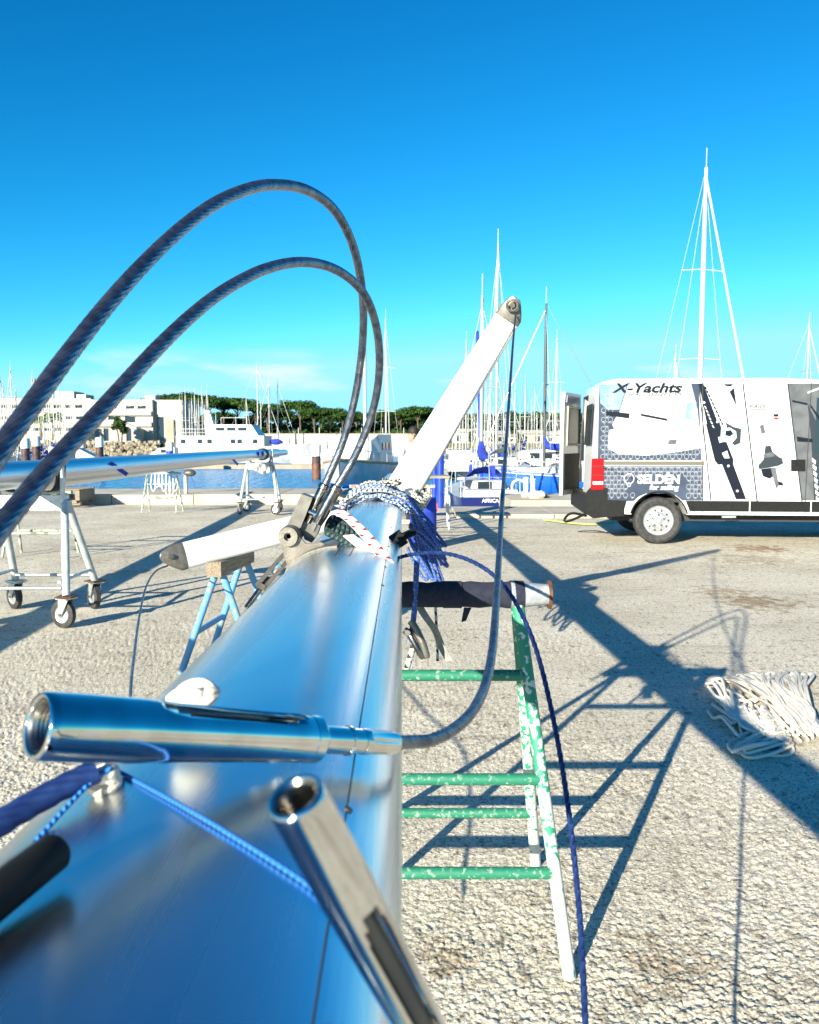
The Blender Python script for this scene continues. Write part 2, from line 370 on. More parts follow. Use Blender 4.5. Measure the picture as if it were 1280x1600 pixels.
def near_ground():
    ys = [.9]
    while ys[-1] < 9.0: ys.append(ys[-1] * (1 + min(.0075, 1.25 * ys[-1] / 1187)))
    us = np.concatenate([np.linspace(-1.1, -.62, 120), np.linspace(-.615, .615, 800), np.linspace(.62, 1.1, 120)])
    Y, U = np.meshgrid(np.array(ys), us, indexing='ij'); X = U * (Y + .25)
    h = np.zeros_like(X); fade = np.clip((9 - Y) / 3.5, 0, 1)
    for sc, am, sd_ in ((.026, .0036, 1), (.0145, .0042, 2), (.0085, .0028, 3)):
        d, r = cells(X, Y, sc, sd_); h += am * np.clip(1 - d * 1.7, 0, 1) ** .7 * (.15 + .85 * r)
    d, r = cells(X, Y, .28, 5); h += .003 * np.exp(-d * 3) * r
    wear = .72 + .22 * np.sin(X * 2.3 + 1.1 * np.sin(Y * 1.7)) + .2 * np.sin(Y * 3.1 + X * 1.3 + 2 * np.sin(X * .9)) + .12 * np.sin(X * 7.1 - Y * 5.3)
    h = 1.25 * wear * (h - .0045) * (.25 + .75 * fade)
    edge = np.clip((Y - 8.2) / .8, 0, 1); h = h * (1 - edge) + .0005 * edge
    V = np.stack([X, Y, h], -1).reshape(-1, 3); a, c = X.shape
    i = np.arange(a * c).reshape(a, c); F = np.stack([i[:-1, :-1], i[:-1, 1:], i[1:, 1:], i[1:, :-1]], -1).reshape(-1, 4)
    me = bpy.data.meshes.new('ground'); me.vertices.add(len(V)); me.vertices.foreach_set('co', V.ravel())
    me.loops.add(F.size); me.loops.foreach_set('vertex_index', F.ravel()); me.polygons.add(len(F))
    me.polygons.foreach_set('loop_start', np.arange(0, F.size, 4)); me.polygons.foreach_set('use_smooth', np.ones(len(F), dtype=bool))
    me.materials.append(M['ground']); me.update(); me.validate()
    o = bpy.data.objects.new('ground', me); COL.objects.link(o); tag(o, kind='structure')
near_ground()
# the rest of the quay: a slab with a jog in its edge; its top lies just under the rough near sheet
QL, QR, JX = 19.5, 15.9, .9
b = MB()
# left of the jog the slab reaches further out over the water
b.prism([(-90, -40, -.012), (90, -40, -.012), (90, QR, -.012), (JX, QR, -.012), (JX, QL, -.012), (-90, QL, -.012)], (0, 0, -2.2))
b.build('quay', M['ground'], smooth=False, kind='structure')
M['coping'] = mat('pale coping stone', (.50, .45, .36), .9, 0, (.38, .34, .27), 1.2, bump=.4, bs=30)
cl = None
def coping(x0, x1, y0, y1, z, step):
    x = x0; first = True
    while x < x1 - .1:
        w = min(step * random.uniform(.9, 1.1), x1 - x); q = MB()
        q.box((x + w / 2, (y0 + y1) / 2, (z - 2.2) / 2 + random.uniform(-.008, .008)), (w - .02, y1 - y0, z + 2.2))
        q.build('coping_stone', M['coping'], COPE, smooth=False); x += w
COPE = thing('quay_edge', None, None, (0, 19, 0)); COPE['kind'] = 'structure'
coping(-32, JX, QL + .004, QL + 2.6, .22, 2.1); coping(JX + .01, 30, QR + .004, QR + 2.0, .07, 1.9)

# ---------------------------------------------------------------- water
def water_mat():
    m, t, b = base('harbour water'); n = t.nodes; l = t.links
    b.inputs['Base Color'].default_value = (.001, .20, .46, 1); b.inputs['Roughness'].default_value = .22; b.inputs['Specular IOR Level'].default_value = .3; b.inputs['IOR'].default_value = 1.33
    g = n.new('ShaderNodeNewGeometry'); mp = n.new('ShaderNodeMapping'); mp.inputs['Scale'].default_value = (1, .55, 1); l.new(g.outputs['Position'], mp.inputs[0])
    a = n.new('ShaderNodeTexNoise'); a.inputs['Scale'].default_value = 1.6; a.inputs['Detail'].default_value = 5; l.new(mp.outputs[0], a.inputs['Vector'])
    bp = n.new('ShaderNodeBump'); bp.inputs['Strength'].default_value = 1.; bp.inputs['Distance'].default_value = .6
    l.new(a.outputs[0], bp.inputs['Height']); l.new(bp.outputs[0], b.inputs['Normal']); return m
M['water'] = water_mat(); ZW = -1.3
b = MB(); b.V = [(-3000, 10, ZW), (3000, 10, ZW), (3000, 5000, ZW), (-3000, 5000, ZW)]; b.face((0, 1, 2, 3)); b.build('water', M['water'], smooth=False, kind='structure')
# far shore
M['earth'] = mat('dry earth', (.12, .10, .06), .95, 0, (.07, .08, .035), .05)
b = MB()
shore = [(-500, 172), (-55, 172), (-30, 174), (-14, 178), (60, 178), (130, 176), (500, 174)]
b.prism([(x, y, 1.4) for x, y in shore] + [(500, 900, 1.4), (-500, 900, 1.4)], (0, 0, -5)); b.build('far_shore', M['earth'], smooth=False, kind='structure')

# ---------------------------------------------------------------- the unstepped mast in front
def mcen(Y): return Vector((-.145 - .0094 * Y, Y, 1.155 - .0195 * Y))
def mtap(Y): return 1 if Y < 6 else 1 - .022 * (Y - 6)
def mpt(Y, deg, off=0.):
    a = R(deg); k = mtap(Y); c = mcen(Y); return c + Vector(((.145 * k + off) * math.cos(a), 0, (.0625 * k + off) * math.sin(a)))
MAST = thing('aluminium_mast', 'large bare aluminium mast lying on the green sawhorse, nearest the camera', 'mast', (0, 2.5, 1.03))
b = MB(); ys = [-.9 + .12 * i for i in range(20)] + [1.6 + .4 * i for i in range(32)] + [14.2]
n = 72; ring = []
for Y in ys: ring.append([mpt(Y, 360 * k / n) for k in range(n)])
b.loft([r[::-1] for r in ring]); b.build('tube', M['alu'], MAST, ang=60)
b = MB()
def strip(b, d0, d1, y0, y1, off=.0006, k=40):
    r0 = []
    for i in range(k + 1):
        Y = y0 + (y1 - y0) * i / k; r0.append([mpt(Y, d0, .0), mpt(Y, d0, off), mpt(Y, d1, off), mpt(Y, d1, 0)])
    b.loft(r0)
strip(b, 43.4, 44.0, .05, 13.5); b.build('seam', M['seam'], MAST, smooth=False)
for Y in (.57, .525, .50, 1.62, 1.9, 2.35, 3.0):
    b = MB(); c = mpt(Y, 43 if Y > .51 else 40, 0); nrm = Vector((math.cos(R(62)), 0, math.sin(R(62))))
    b.lathe(c, c + nrm, [(-.001, .0035), (.0012, .0035), (.0018, .002)], 12); b.build('rivet', M['steel_dark'], MAST)
b = MB()
for d0, d1, y0, y1 in ((96, 96.8, 1.96, 2.22), (82, 82.8, 1.96, 2.22)): strip(b, d0, d1, y0, y1, .0008, 3)
for y0 in (1.96, 2.22): strip(b, 82, 96.8, y0, y0 + .004, .0008, 1)
b.build('exit_slot', M['seam'], MAST, smooth=False)
# black cleat on its right shoulder
b = MB(); c = mpt(2.62, 26); 
b.bar(c + Vector((-.015, 0, -.004)), c + Vector((.02, 0, .02)), .05, .035, (0, 1, 0))
for s in (-1, 1): b.tube([c + Vector((.02, s * .012, .018)), c + Vector((.04, s * .024, .028)), c + Vector((.062, s * .03, .034))], [.012, .011, .006], 8)
b.build('cleat', M['black_plastic'], MAST)

# tang bracket on the mast's left shoulder
def S(x, y, off=0.):
    '''point on the near mast's surface seen at pixel (x, y), lifted by off'''
    Y = .2
    while Y < 9:
        q = P(x, y, Y); c = mcen(Y); k = mtap(Y)
        if ((q.x - c.x) / (.145 * k + off)) ** 2 + ((q.z - c.z) / (.0625 * k + off)) ** 2 < 1: return q
        Y += .001
    return P(x, y, 2)
TB = thing('tang_bracket', 'grey steel pivot bracket with round eye bolted on the left flank of the near mast', 'bracket', tuple(mpt(2.25, 160)))
def ppoly(pix, Y): return [P(x, y, Y) for x, y in pix]
def side_plate(Y0, th):
    pix = [(435, 838)]
    for k in range(0, 13):
        a = R(180 - 15 * k); pix.append((451 + 16 * math.cos(a), 838 - 16 * math.sin(a)))
    pix += [(478, 850), (487, 849), (500, 847), (508, 850), (498, 858), (478, 868), (462, 884), (446, 899), (444, 897), (449, 884), (444, 868), (440, 856)]
    q = MB(); q.prism(ppoly(pix[1:], Y0), (0, th, 0)); return q
side_plate(2.20, .012).build('side_plate', M['steel_plate'], TB, ang=25)
side_plate(2.30, .012).build('side_plate', M['steel_plate'], TB, ang=25)
b = MB(); c = P(451, 838, 2.20)
b.lathe(c + Vector((0, -.014, 0)), c + Vector((0, 1, 0)), [(0, .011), (-.0, .026), (.012, .028), (.13, .028), (.135, .02)], 32, cap=False)
b.lathe(c + Vector((0, -.014, 0)), c + Vector((0, 1, 0)), [(0, .011), (.05, .011)], 24, cap=False); b.build('eye_boss', M['steel_plate'], TB)
b = MB(); b.lathe(c + Vector((0, .0, 0)), c + Vector((0, 1, 0)), [(0, .0), (0, .0065), (.1, .0065)], 20); b.build('pin', M['rust'], TB)
# curved foot lying on the tube
b = MB(); rr = []
for i in range(9):
    dg = 100 + 11 * i; rr.append([mpt(2.14, dg, .0005), mpt(2.14, dg, .006), mpt(2.40, dg, .006), mpt(2.40, dg, .0005)])
b.loft(rr); b.build('foot_plate', M['steel_plate'], TB, ang=25)
b = MB(); b.prism(ppoly([(446, 826), (471, 772), (488, 778), (487, 782), (470, 824), (462, 832)], 2.24), (0, .06, 0)); b.build('lever', M['grey_cast'], TB, ang=20)
b = MB(); b.prism(ppoly([(470, 826), (486, 794), (496, 797), (506, 800), (503, 815), (496, 834), (487, 848), (476, 843)], 2.26), (0, .05, 0)); b.build('fork', M['steel_dark'], TB, ang=20)
b = MB(); a1, a2 = P(483, 799, 2.25), P(512, 812, 2.25)
b.lathe(a1, a2, [(0, .008), (.014, .008), (.015, .012), (.026, .012), (.027, .008), (.045, .008)], 14); b.build('clevis_pin', M['chrome'], TB)
b = MB(); b.prism(ppoly([(487, 826), (495, 813), (494, 822), (490, 830)], 2.255), (0, .006, 0)); b.build('split_pin', M['chrome'], TB, smooth=False)
# dark open rigging screw hanging under the bracket
RS = thing('open_rigging_screw', 'dark open-frame rigging screw hanging below the pivot bracket beside the near mast', 'rigging screw', tuple(P(420, 900, 2.3)))
for dx in (0, 11):
    b = MB(); b.bar(P(447 + dx * .8, 862 + dx * .6, 2.32), P(401 + dx, 915 + dx * .5, 2.26), .012, .012, (0, 1, 0)); b.build('frame_bar', M['steel_dark'], RS, smooth=False)
for t in (0.05, .95):
    b = MB(); a = P(447, 862, 2.32).lerp(P(401, 915, 2.26), t); c = P(456, 869, 2.32).lerp(P(412, 921, 2.26), t); b.bar(a, c, .016, .016, (0, 1, 0)); b.build('end_block', M['chrome_dark'], RS, smooth=False)
b = MB(); b.tube([P(420, 902, 2.29), P(385, 950, 2.24)], .008, 12, lobes=0); b.build('threaded_stud', M['chrome_dark'], RS)
b = MB(); b.tube([P(438, 882, 2.3), P(428, 893, 2.3)], .013, 10); b.build('nut', M['chrome'], RS)

# two thick wire stays arching up from the bracket and back past the camera
def stay(pix, r, label, name='wire_stay'):
    t = thing(name, label, 'wire', tuple(P(*pix[0])))
    pts = resample(psp(pix, 12), .016)
    MB().tube(pts, r, 56, lobes=14, lob=.03, pitch=.26).build('wire', M['wire'], t, ang=80)
    d = (pts[3] - pts[0]).normalized(); a = pts[0]
    MB().lathe(a - d * .02, a + d, [(0, .0), (0, .014), (.02, .016), (.025, .0165), (.10, .0165), (.103, .0185), (.115, .0185), (.118, r + .001)], 20).build('swage_sleeve', M['chrome_dark'], t, ang=30)
    return t
W1 = [(486, 806, 2.27), (497, 783, 2.27), (513, 746, 2.27), (536, 690, 2.26), (556, 615, 2.22), (567, 530, 2.15), (566, 455, 2.05), (552, 385, 1.93), (524, 330, 1.8), (484, 299, 1.66), (440, 289, 1.53), (392, 294, 1.41), (330, 322, 1.28), (260, 378, 1.14), (180, 462, .99), (100, 563, .86), (40, 647, .77), (-15, 728, .70), (-80, 840, .62), (-160, 1000, .55)]
W2 = [(501, 808, 2.22), (512, 788, 2.22), (530, 755, 2.22), (558, 706, 2.21), (583, 640, 2.17), (593, 575, 2.11), (588, 510, 2.03), (568, 458, 1.93), (530, 424, 1.8), (484, 410, 1.66), (436, 414, 1.53), (384, 434, 1.4), (322, 474, 1.26), (250, 540, 1.1), (170, 628, .95), (90, 716, .82), (30, 788, .74), (-25, 858, .67), (-90, 950, .6), (-170, 1080, .54)]
stay(W1, .0098, 'taller of two thick steel wire stays arching up over the near mast')
stay(W2, .0098, 'lower of two thick steel wire stays arching up over the near mast')

# ---------------------------------------------------------------- rigging screws lying on the near mast
def frame(A, B, up):
    z = (B - A).normalized(); y = (Vector(up) - z * z.dot(Vector(up))).normalized(); x = y.cross(z); return x, y, z
def rigging_screw(A, B, r, label, slot_deg=90, stud=True, mm='chrome', slot0=.32):
    """tubular rigging screw: open threaded mouth at A, faceted slotted barrel, stud and swage at B"""
    t = thing('rigging_screw', label, 'rigging screw', tuple(A)); x, y, z = frame(A, B, (0, 0, 1)); Ln = (B - A).length
    n = 72; rings = []
    def ringat(d, rad, hexm, slot):
        o = []
        for k in range(n):
            a = 2 * math.pi * k / n; q = rad
            if hexm:
                s = (a + R(15)) % R(60) - R(30); q = rad * (1 - .2 * hexm + .2 * hexm * .955 / math.cos(s))
            if slot:
                for sd_ in (slot_deg, slot_deg + 180):
                    df = abs((math.degrees(a) - sd_ + 180) % 360 - 180)
            o.append(A + z * d + (x * math.cos(a) + y * math.sin(a)) * q)
        return o
    prof = [(0, .93, 0, 0), (.002, .985, 0, 0), (.006, 1.0, 0, 0), (Ln * .12, 1.02, 0, 0), (Ln * .2, 1.02, .3, 0), (Ln * .30, 1.03, 1, 0), (Ln * (slot0 + .02), 1.0, 1, 0),
            (Ln * (slot0 + .03), 1.0, 1, .55), (Ln * (slot0 + .07), .99, 1, .85), (Ln * (slot0 + .11), .985, 1, 1), (Ln * .6, .93, 1, 1), (Ln * .82, .875, 1, 1), (Ln * .87, .865, 1, .85), (Ln * .91, .855, 1, .5), (Ln * .92, .85, 1, 0),
            (Ln * .955, .84, 1, 0), (Ln * .958, .87, .6, 0), (Ln * .985, .87, .6, 0), (Ln, .72, 0, 0)]
    for d, q, h, s in prof: rings.append(ringat(d, r * q, h, s))
    b = MB(); b.loft(rings, cap=False); keep = []
    for fi, f in enumerate(b.F):                          # cut the two windows
        k = f[0] % n; i = f[0] // n; sl = min(prof[i][3], prof[i + 1][3]); cut = False
        for sd_ in (slot_deg, slot_deg + 180):
            df = abs((k * 360 / n + 2.5 - sd_ + 180) % 360 - 180)
            if sl and df < 34 * sl: cut = True
        if not cut: keep.append(fi)
    b.F = [b.F[i] for i in keep]; b.U = [b.U[i] for i in keep]
    bo = b.build('barrel', M[mm], t, ang=24); sm = bo.modifiers.new('wall', 'SOLIDIFY'); sm.thickness = r * .2; sm.offset = 1
    MB().lathe(A + z * Ln * .3, B, [(0, r * .6), (Ln * .64, r * .58)], 24).build('shade_core', M['steel_dark'], t)  # added dark sleeve standing in for shade inside the hollow barrel
    # threaded bore
    pr = [(0, r * .93), (.0015, r * .80)]
    d = .003
    while d < Ln * .34: pr += [(d, r * .745), (d + .0013, r * .69)]; d += .0026
    pr += [(d, 0.0005)]
    MB().lathe(A, B, pr, 40, cap=False).build('threaded_bore', M['chrome_dark'], t, ang=20)
    if stud:
        MB().lathe(B - z * Ln * .45, B, [(0, r * .30), (Ln * .45, r * .32)], 20).build('screw_rod', M['chrome_dark'], t)
    return t, x, y, z
A1, B1 = P(60, 1134, .48), P(494, 1155, .62)
t1, ax, ay, az = rigging_screw(A1, B1, .0172, 'big polished stainless rigging screw lying across the near mast, open end at left', 100)
MB().lathe(B1, B1 + az, [(-.002, .0108), (.03, .0108), (.031, .0108), (.0315, .0118), (.034, .0118), (.0345, .0102), (.0455, .0102), (.046, .0088)], 28).build('stud', M['chrome'], t1, ang=30)
# fluted swage and the flexible wire it carries, up to the raised spreader's tip
B2 = B1 + az * .046
b = MB(); rings = []
for d, q, f in ((0, .0085, 0), (.001, .0105, 0), (.006, .0108, .0), (.008, .0098, .06), (.036, .0092, .06), (.04, .0086, 0), (.041, .0064, 0)):
    rings.append([B2 + az * d + (ax * math.cos(2 * math.pi * k / 48) + ay * math.sin(2 * math.pi * k / 48)) * q * (1 + f * math.cos(10 * 2 * math.pi * k / 48)) for k in range(48)])
b.loft(rings); b.build('swage', M['chrome'], t1, ang=30)
B3 = B2 + az * .041
WA = [(672, 1158, .735), (704, 1143, .79), (735, 1116, .87), (757, 1075, .98), (769, 1020, 1.12), (775, 950, 1.32), (781, 850, 1.75), (788, 740, 2.5), (796, 620, 3.6), (803, 520, 4.75), (806, 492, 4.96)]
pts = [B3] + psp(WA, 10)
wt = thing('wire_shroud', 'steel wire running from the big rigging screw up to the raised spreader tip', 'wire', tuple(B3))
MB().tube(resample(pts, .012), .0062, 32, lobes=8, lob=.05, pitch=.09).build('wire', M['wire'], wt, ang=80)

A4, B4 = P(461, 1244, .292), P(700, 1680, .345)
t2, *_ = rigging_screw(A4, B4, .0094, 'smaller stainless rigging screw leaning up from the near mast, running off the bottom', 0, mm='chrome', slot0=.30)
# third, dark sleeve coming in at lower left with its wire
b = MB(); A5, B5 = P(92, 1326, .44), P(-260, 1600, .325)
t3 = thing('rubber_sleeved_terminal', 'dark rubber sleeved wire terminal entering at the lower left edge', 'terminal', tuple(A5))
z5 = (B5 - A5).normalized()
b.lathe(A5, B5, [(0, .0), (.0, .0085), (.003, .0108), (.035, .0112), (.08, .012), (.16, .0122)], 28); b.build('sleeve', M['black_plastic'], t3)
MB().lathe(A5 + z5 * .05 + Vector((-.013, 0, .007)), B5 + Vector((-.013, 0, .007)), [(0, .0), (0, .006), (.02, .008), (.15, .008)], 20).build('end_cap', M['tape_grey'], t3)
b = MB(); pts = psp([(150, 1205, .565), (95, 1232, .55), (30, 1268, .53), (-60, 1325, .5), (-200, 1420, .47)], 10)
cb = thing('dark_wire', 'dark wire slanting down to the left edge from under the big rigging screw', 'wire', tuple(pts[0]))
MB().tube(resample(pts, .01), .0088, 32, lobes=8, lob=.05, pitch=.12).build('wire', M['cable_navy'], cb, ang=80)
# bright blue cord tying the screws together
pts = [mpt(.60, 150, .004), mpt(.58, 128, .010), mpt(.555, 112, .0045), mpt(.52, 95, .0035), mpt(.485, 80, .0035), mpt(.45, 70, .0035), mpt(.42, 63, .0035), mpt(.395, 56, .0035), mpt(.36, 48, .0035), mpt(.34, 38, .0035)]
pts = [P(*q) for q in spline([(28, 1345, .50), (60, 1310, .515), (110, 1255, .54), (150, 1215, .56), (172, 1201, .565)], 6)] + [Vector(q) for q in spline([tuple(S(x, y, .0022)) for x, y in ((190, 1208), (235, 1232), (300, 1268), (360, 1304), (430, 1348), (485, 1386), (540, 1440), (590, 1500))], 6)]
MB().tube(resample(pts, .004), .0017, 12).build('blue_line', M['cord_blue'], label='bright blue cord lashed over the near mast under the rigging screws', cat='cord')
pts = [mpt(.415, 60, .003), mpt(.40, 50, .003), mpt(.385, 38, .003)]
MB().tube(resample([P(595, 1425, .40), P(602, 1432, .395), P(600, 1470, .375), P(588, 1480, .37)], .003), .0022, 10).build('cord_end', M['cord_blue'], label='short blue cord loop round the smaller rigging screw', cat='cord')
def wad(pix, r, name, label):
    b = MB(); c = P(*pix)
    for k in range(4):
        q = c + Vector((random.uniform(-.4, .4) * r, random.uniform(-.3, .3) * r, random.uniform(-.2, .3) * r))
        pts = [q + Vector((math.cos(a) * r * random.uniform(.8, 1), math.sin(a) * r * .6, math.sin(a + k) * r * .45)) for a in [2 * math.pi * i / 10 for i in range(10)]]
        b.tube([Vector(p) for p in spline([tuple(p) for p in pts] + [tuple(pts[0])], 3)][:-1], r * random.uniform(.32, .45), 8, closed=True)
    i0 = len(b.V); b.ball(c, (r * .95, r * .65, r * .6), 22, 14); w_ = random.Random(2)
    for j in range(i0, len(b.V)): v = Vector(b.V[j]) - c; b.V[j] = tuple(c + v * (1 + .22 * math.sin(v.x * 900 + v.z * 500) * math.cos(v.y * 800 - v.z * 700)))
    b.build(name, M['tape_white'], label=label, cat='tape')
wad((305, 1091, .665), .014, 'tape_wad', 'wad of dirty white tape behind the big rigging screw on the near mast')
wad((163, 1217, .575), .011, 'tape_wad', 'white tape knot under the big rigging screw beside the blue cord')

# ---------------------------------------------------------------- spreaders
def spreader(root, tip, c0, c1, chord_dir, label, name='spreader'):
    t = thing(name, label, 'spreader', tuple(root)); z = (tip - root).normalized(); Ln = (tip - root).length
    cdv = Vector(chord_dir); cdv = (cdv - z * cdv.dot(z)).normalized(); th = z.cross(cdv)
    def sec(d, c):
        o = []
        for k in range(36):
            a = 2 * math.pi * k / 36; o.append(root + z * d + cdv * (c / 2 * math.cos(a)) + th * (c * .17 * math.sin(a) * (1 + .25 * math.cos(a))))
        return o
    def ch(d): return c0 + (c1 - c0) * d / Ln
    MB().loft([sec(d, ch(d)) for d in [Ln * i / 10 for i in range(11)]]).build('blade', M['white_paint'], t, ang=50)
    e = [sec(Ln - .012, ch(Ln) * 1.02), sec(Ln + .02, ch(Ln) * 1.02)]
    for k in range(1, 6):
        f = k / 5; w = ch(Ln) * (1 - .62 * f ** 1.5); o = []
        for q in sec(Ln + .02 + .105 * f, w): o.append(q - cdv * ch(Ln) * .14 * f)
        e.append(o)
    MB().loft(e).build('end_casting', M['grey_cast'], t, ang=35)
    c = root + z * (Ln + .085) - cdv * ch(Ln) * .12
    pts = [c + th * (.045 * s) + cdv * .0 for s in (-1, 1)]
    b = MB(); b.tube(pts, .016, 12); b.tube([c + (z * math.cos(a) + cdv * math.sin(a)) * .032 - th * .05 for a in [2 * math.pi * i / 14 for i in range(14)]], .008, 8, closed=True)
    b.build('wire_clamp', M['steel_dark'], t)
    return t
def chord(px0, px1, Y): return P(px1[0], px1[1], Y) - P(px0[0], px0[1], Y)
spreader(P(612, 792, 5.55), P(794, 497, 5.02), .235, .155, chord((650, 640), (700, 672), 5.2), 'white spreader blade raised steeply from the near mast against the sky')
spreader(P(560, 800, 5.65), P(286, 869, 4.92), .165, .165, chord((285, 852), (293, 893), 5), 'white spreader blade pointing left from the near mast over the blue sawhorse')
# thin line running down the raised spreader's underside
MB().tube(psp([(803, 512, 4.96), (770, 570, 5.05), (730, 640, 5.2), (690, 712, 5.35), (655, 772, 5.5)], 6), .006, 6).build('spreader_line', M['wire_thin'], label='thin wire following the underside of the raised spreader', cat='wire')
# thin wire falling from the low spreader's tip
MB().tube(resample(psp([(262, 884, 4.86), (243, 893, 4.6), (228, 918, 4.2), (218, 962, 3.7), (210, 1020, 3.1), (204, 1085, 2.6), (205, 1180, 2.1), (240, 1350, 1.75), (300, 1560, 1.5)], 8), .03), .0055, 8).build('trailing_wire', M['wire'], label='thin wire falling from the tip of the left pointing spreader', cat='wire')
# cable that leaves the mast's right side and falls to the ground
pts = psp([(600, 880, 2.3), (640, 867, 2.22), (690, 864, 2.12), (735, 876, 2.03), (775, 902, 1.95), (808, 945, 1.87), (838, 1015, 1.77), (862, 1110, 1.66), (882, 1220, 1.55), (898, 1345, 1.44), (908, 1460, 1.34), (915, 1600, 1.22), (925, 1780, 1.1), (950, 2050, .96)], 8)
MB().tube(resample(pts, .02), .0058, 28, lobes=7, lob=.05, pitch=.10).build('drooping_cable', M['cable_navy'], label='dark blue cable drooping from the near mast to the ground', cat='cable')

# ---------------------------------------------------------------- rope hank thrown over the mast
H = thing('rope_hank', 'hank of blue and white rope wrapped over the near mast at the spreader roots', 'rope', tuple(mpt(4.9, 90)))
rnd = random.Random(3)
wr = MB(); nv = MB(); bk = MB()
for k in range(28):                                       # turns across the top
    y0 = 4.45 + .032 * k + rnd.uniform(-.05, .05); o = .012 + rnd.uniform(0, .05); pts = []
    for i in range(15):
        dg = 205 - 210 * i / 14; pts.append(mpt(y0 + .12 * math.sin(i / 14 * 2 + k) + rnd.uniform(-.014, .014), dg, o + rnd.uniform(-.006, .014) + (.03 if 3 < i < 10 and k > 14 else 0)))
    (wr if k % 4 else bk).tube([Vector(p) for p in spline([tuple(p) for p in pts], 3)], .0085, 7)
for k in range(26):                                       # bights hanging down on the right, their shade painted in as navy
    y0 = 4.55 + .022 * k; dx = rnd.uniform(-.06, .06); bot = rnd.uniform(.62, .86) + (.12 if k % 3 == 0 else 0)
    pts = [mpt(y0, 100, .03 + .01 * rnd.random()), mpt(y0, 60, .04), mpt(y0 - .03, 28, .05 + .02 * rnd.random())]
    e = pts[-1]
    for f in (.3, .6, .85, 1.0): pts.append(Vector((e.x + (.17 + dx) * f ** .9, y0 - .05 * f + rnd.uniform(-.012, .012), e.z + (bot - e.z) * f)))
    pts += [pts[-1] + Vector((-.025, .012, .01)), pts[-2] + Vector((-.05 - .02 * rnd.random(), .02, .03)), pts[4] + Vector((-.07, .03, 0))]
    nv.tube([Vector(p) for p in spline([tuple(p) for p in pts], 4)], .0085, 7)
for k in range(7):                                        # slack loops on the left shoulder
    y0 = 4.6 + .07 * k; e = mpt(y0, 165, .03); pts = [mpt(y0, 110, .03), mpt(y0, 140, .04), e, e + Vector((-.03, -.02, -.05 - .02 * rnd.random())), e + Vector((-.0, -.03, -.10 - .04 * rnd.random())), e + Vector((.05, -.01, -.06)), mpt(y0 + .03, 175, .02)]
    bk.tube([Vector(p) for p in spline([tuple(p) for p in pts], 4)], .0085, 7)
wr.build('rope_turns', M['rope_blue'], H, ang=80); nv.build('hanging_bights', M['rope_navy'], H, ang=80); bk.build('flecked_turns', M['rope_black'], H, ang=80)
b = MB(); c0 = P(632, 776, 5.3); zz = (P(794, 497, 5.02) - P(612, 792, 5.55)).normalized()
for k in range(5):
    u = zz.orthogonal().normalized(); w = zz.cross(u); c = P(655, 781, 5.1) + zz * (.022 * k - .05)
    b.tube([c + u * math.cos(a) * .06 + w * math.sin(a) * .045 for a in [2 * math.pi * i / 16 for i in range(16)]], .011, 7, closed=True)
b.build('collar_turns', M['rope_black'], H, ang=80)
b = MB()
for k in range(9):
    a = rnd.uniform(0, 6); pts = [P(612 + rnd.uniform(-20, 16), 752 + rnd.uniform(-4, 6), 5.1 + rnd.uniform(-.15, .2)) for _ in range(4)]
    b.tube([Vector(p) for p in spline([tuple(p) for p in pts], 4)], .008, 6)
b.build('loose_strands', M['rope_black'], H, ang=80)

# red and white webbing and the little dark coil by the bracket
b = MB(); pc = [P(*q) for q in spline([(504, 796, 2.25), (520, 795, 2.24), (540, 806, 2.2), (562, 826, 2.14), (585, 852, 2.09), (607, 881, 2.03)], 6)]
n_ = Vector((.35, -.5, .8)).normalized(); rings = []; bb = len(b.V)
for i, p in enumerate(pc):
    t_ = (pc[min(i + 1, len(pc) - 1)] - pc[max(i - 1, 0)]).normalized(); s_ = t_.cross(n_).normalized(); q = n_ * .0012
    for v in (p - s_ * .017 + q, p + s_ * .017 + q, p + s_ * .017 - q, p - s_ * .017 - q): b.V.append(tuple(v))
dist = 0
for i in range(len(pc) - 1):
    d2 = dist + (pc[i + 1] - pc[i]).length
    for k in range(4):
        k2 = (k + 1) % 4; b.face((bb + i * 4 + k, bb + i * 4 + k2, bb + i * 4 + 4 + k2, bb + i * 4 + 4 + k), ((k / 4, dist), ((k + 1) / 4, dist), ((k + 1) / 4, d2), (k / 4, d2)))
    dist = d2
b.build('webbing_strap', M['strap_red'], smooth=False, label='white webbing strap printed in red lying over the near mast', cat='strap')
MB().prism([P(536, 838, 2.2), P(552, 836, 2.2), P(574, 852, 2.13), P(587, 869, 2.07), P(583, 872, 2.07), P(560, 858, 2.14)], (0, .003, .002)).build('wedge_plate', M['tape_white'], smooth=False, label='small cream wedge plate under the red printed strap', cat='plate')
b = MB()
for k in range(6):
    c = P(517 + 7 * k, 818 + 3.2 * k, 2.28 - .01 * k) + Vector((0, 0, -.006))
    b.tube([c + Vector((math.cos(a) * .012, math.sin(a) * .024, math.sin(a) * .02 + math.cos(a) * .01)) for a in [2 * math.pi * i / 16 for i in range(16)]], .0075, 8, closed=True)
b.build('small_rope_coil', M['rope_green'], label='small dark green flecked rope coil tucked beside the pivot bracket', cat='rope', ang=80)

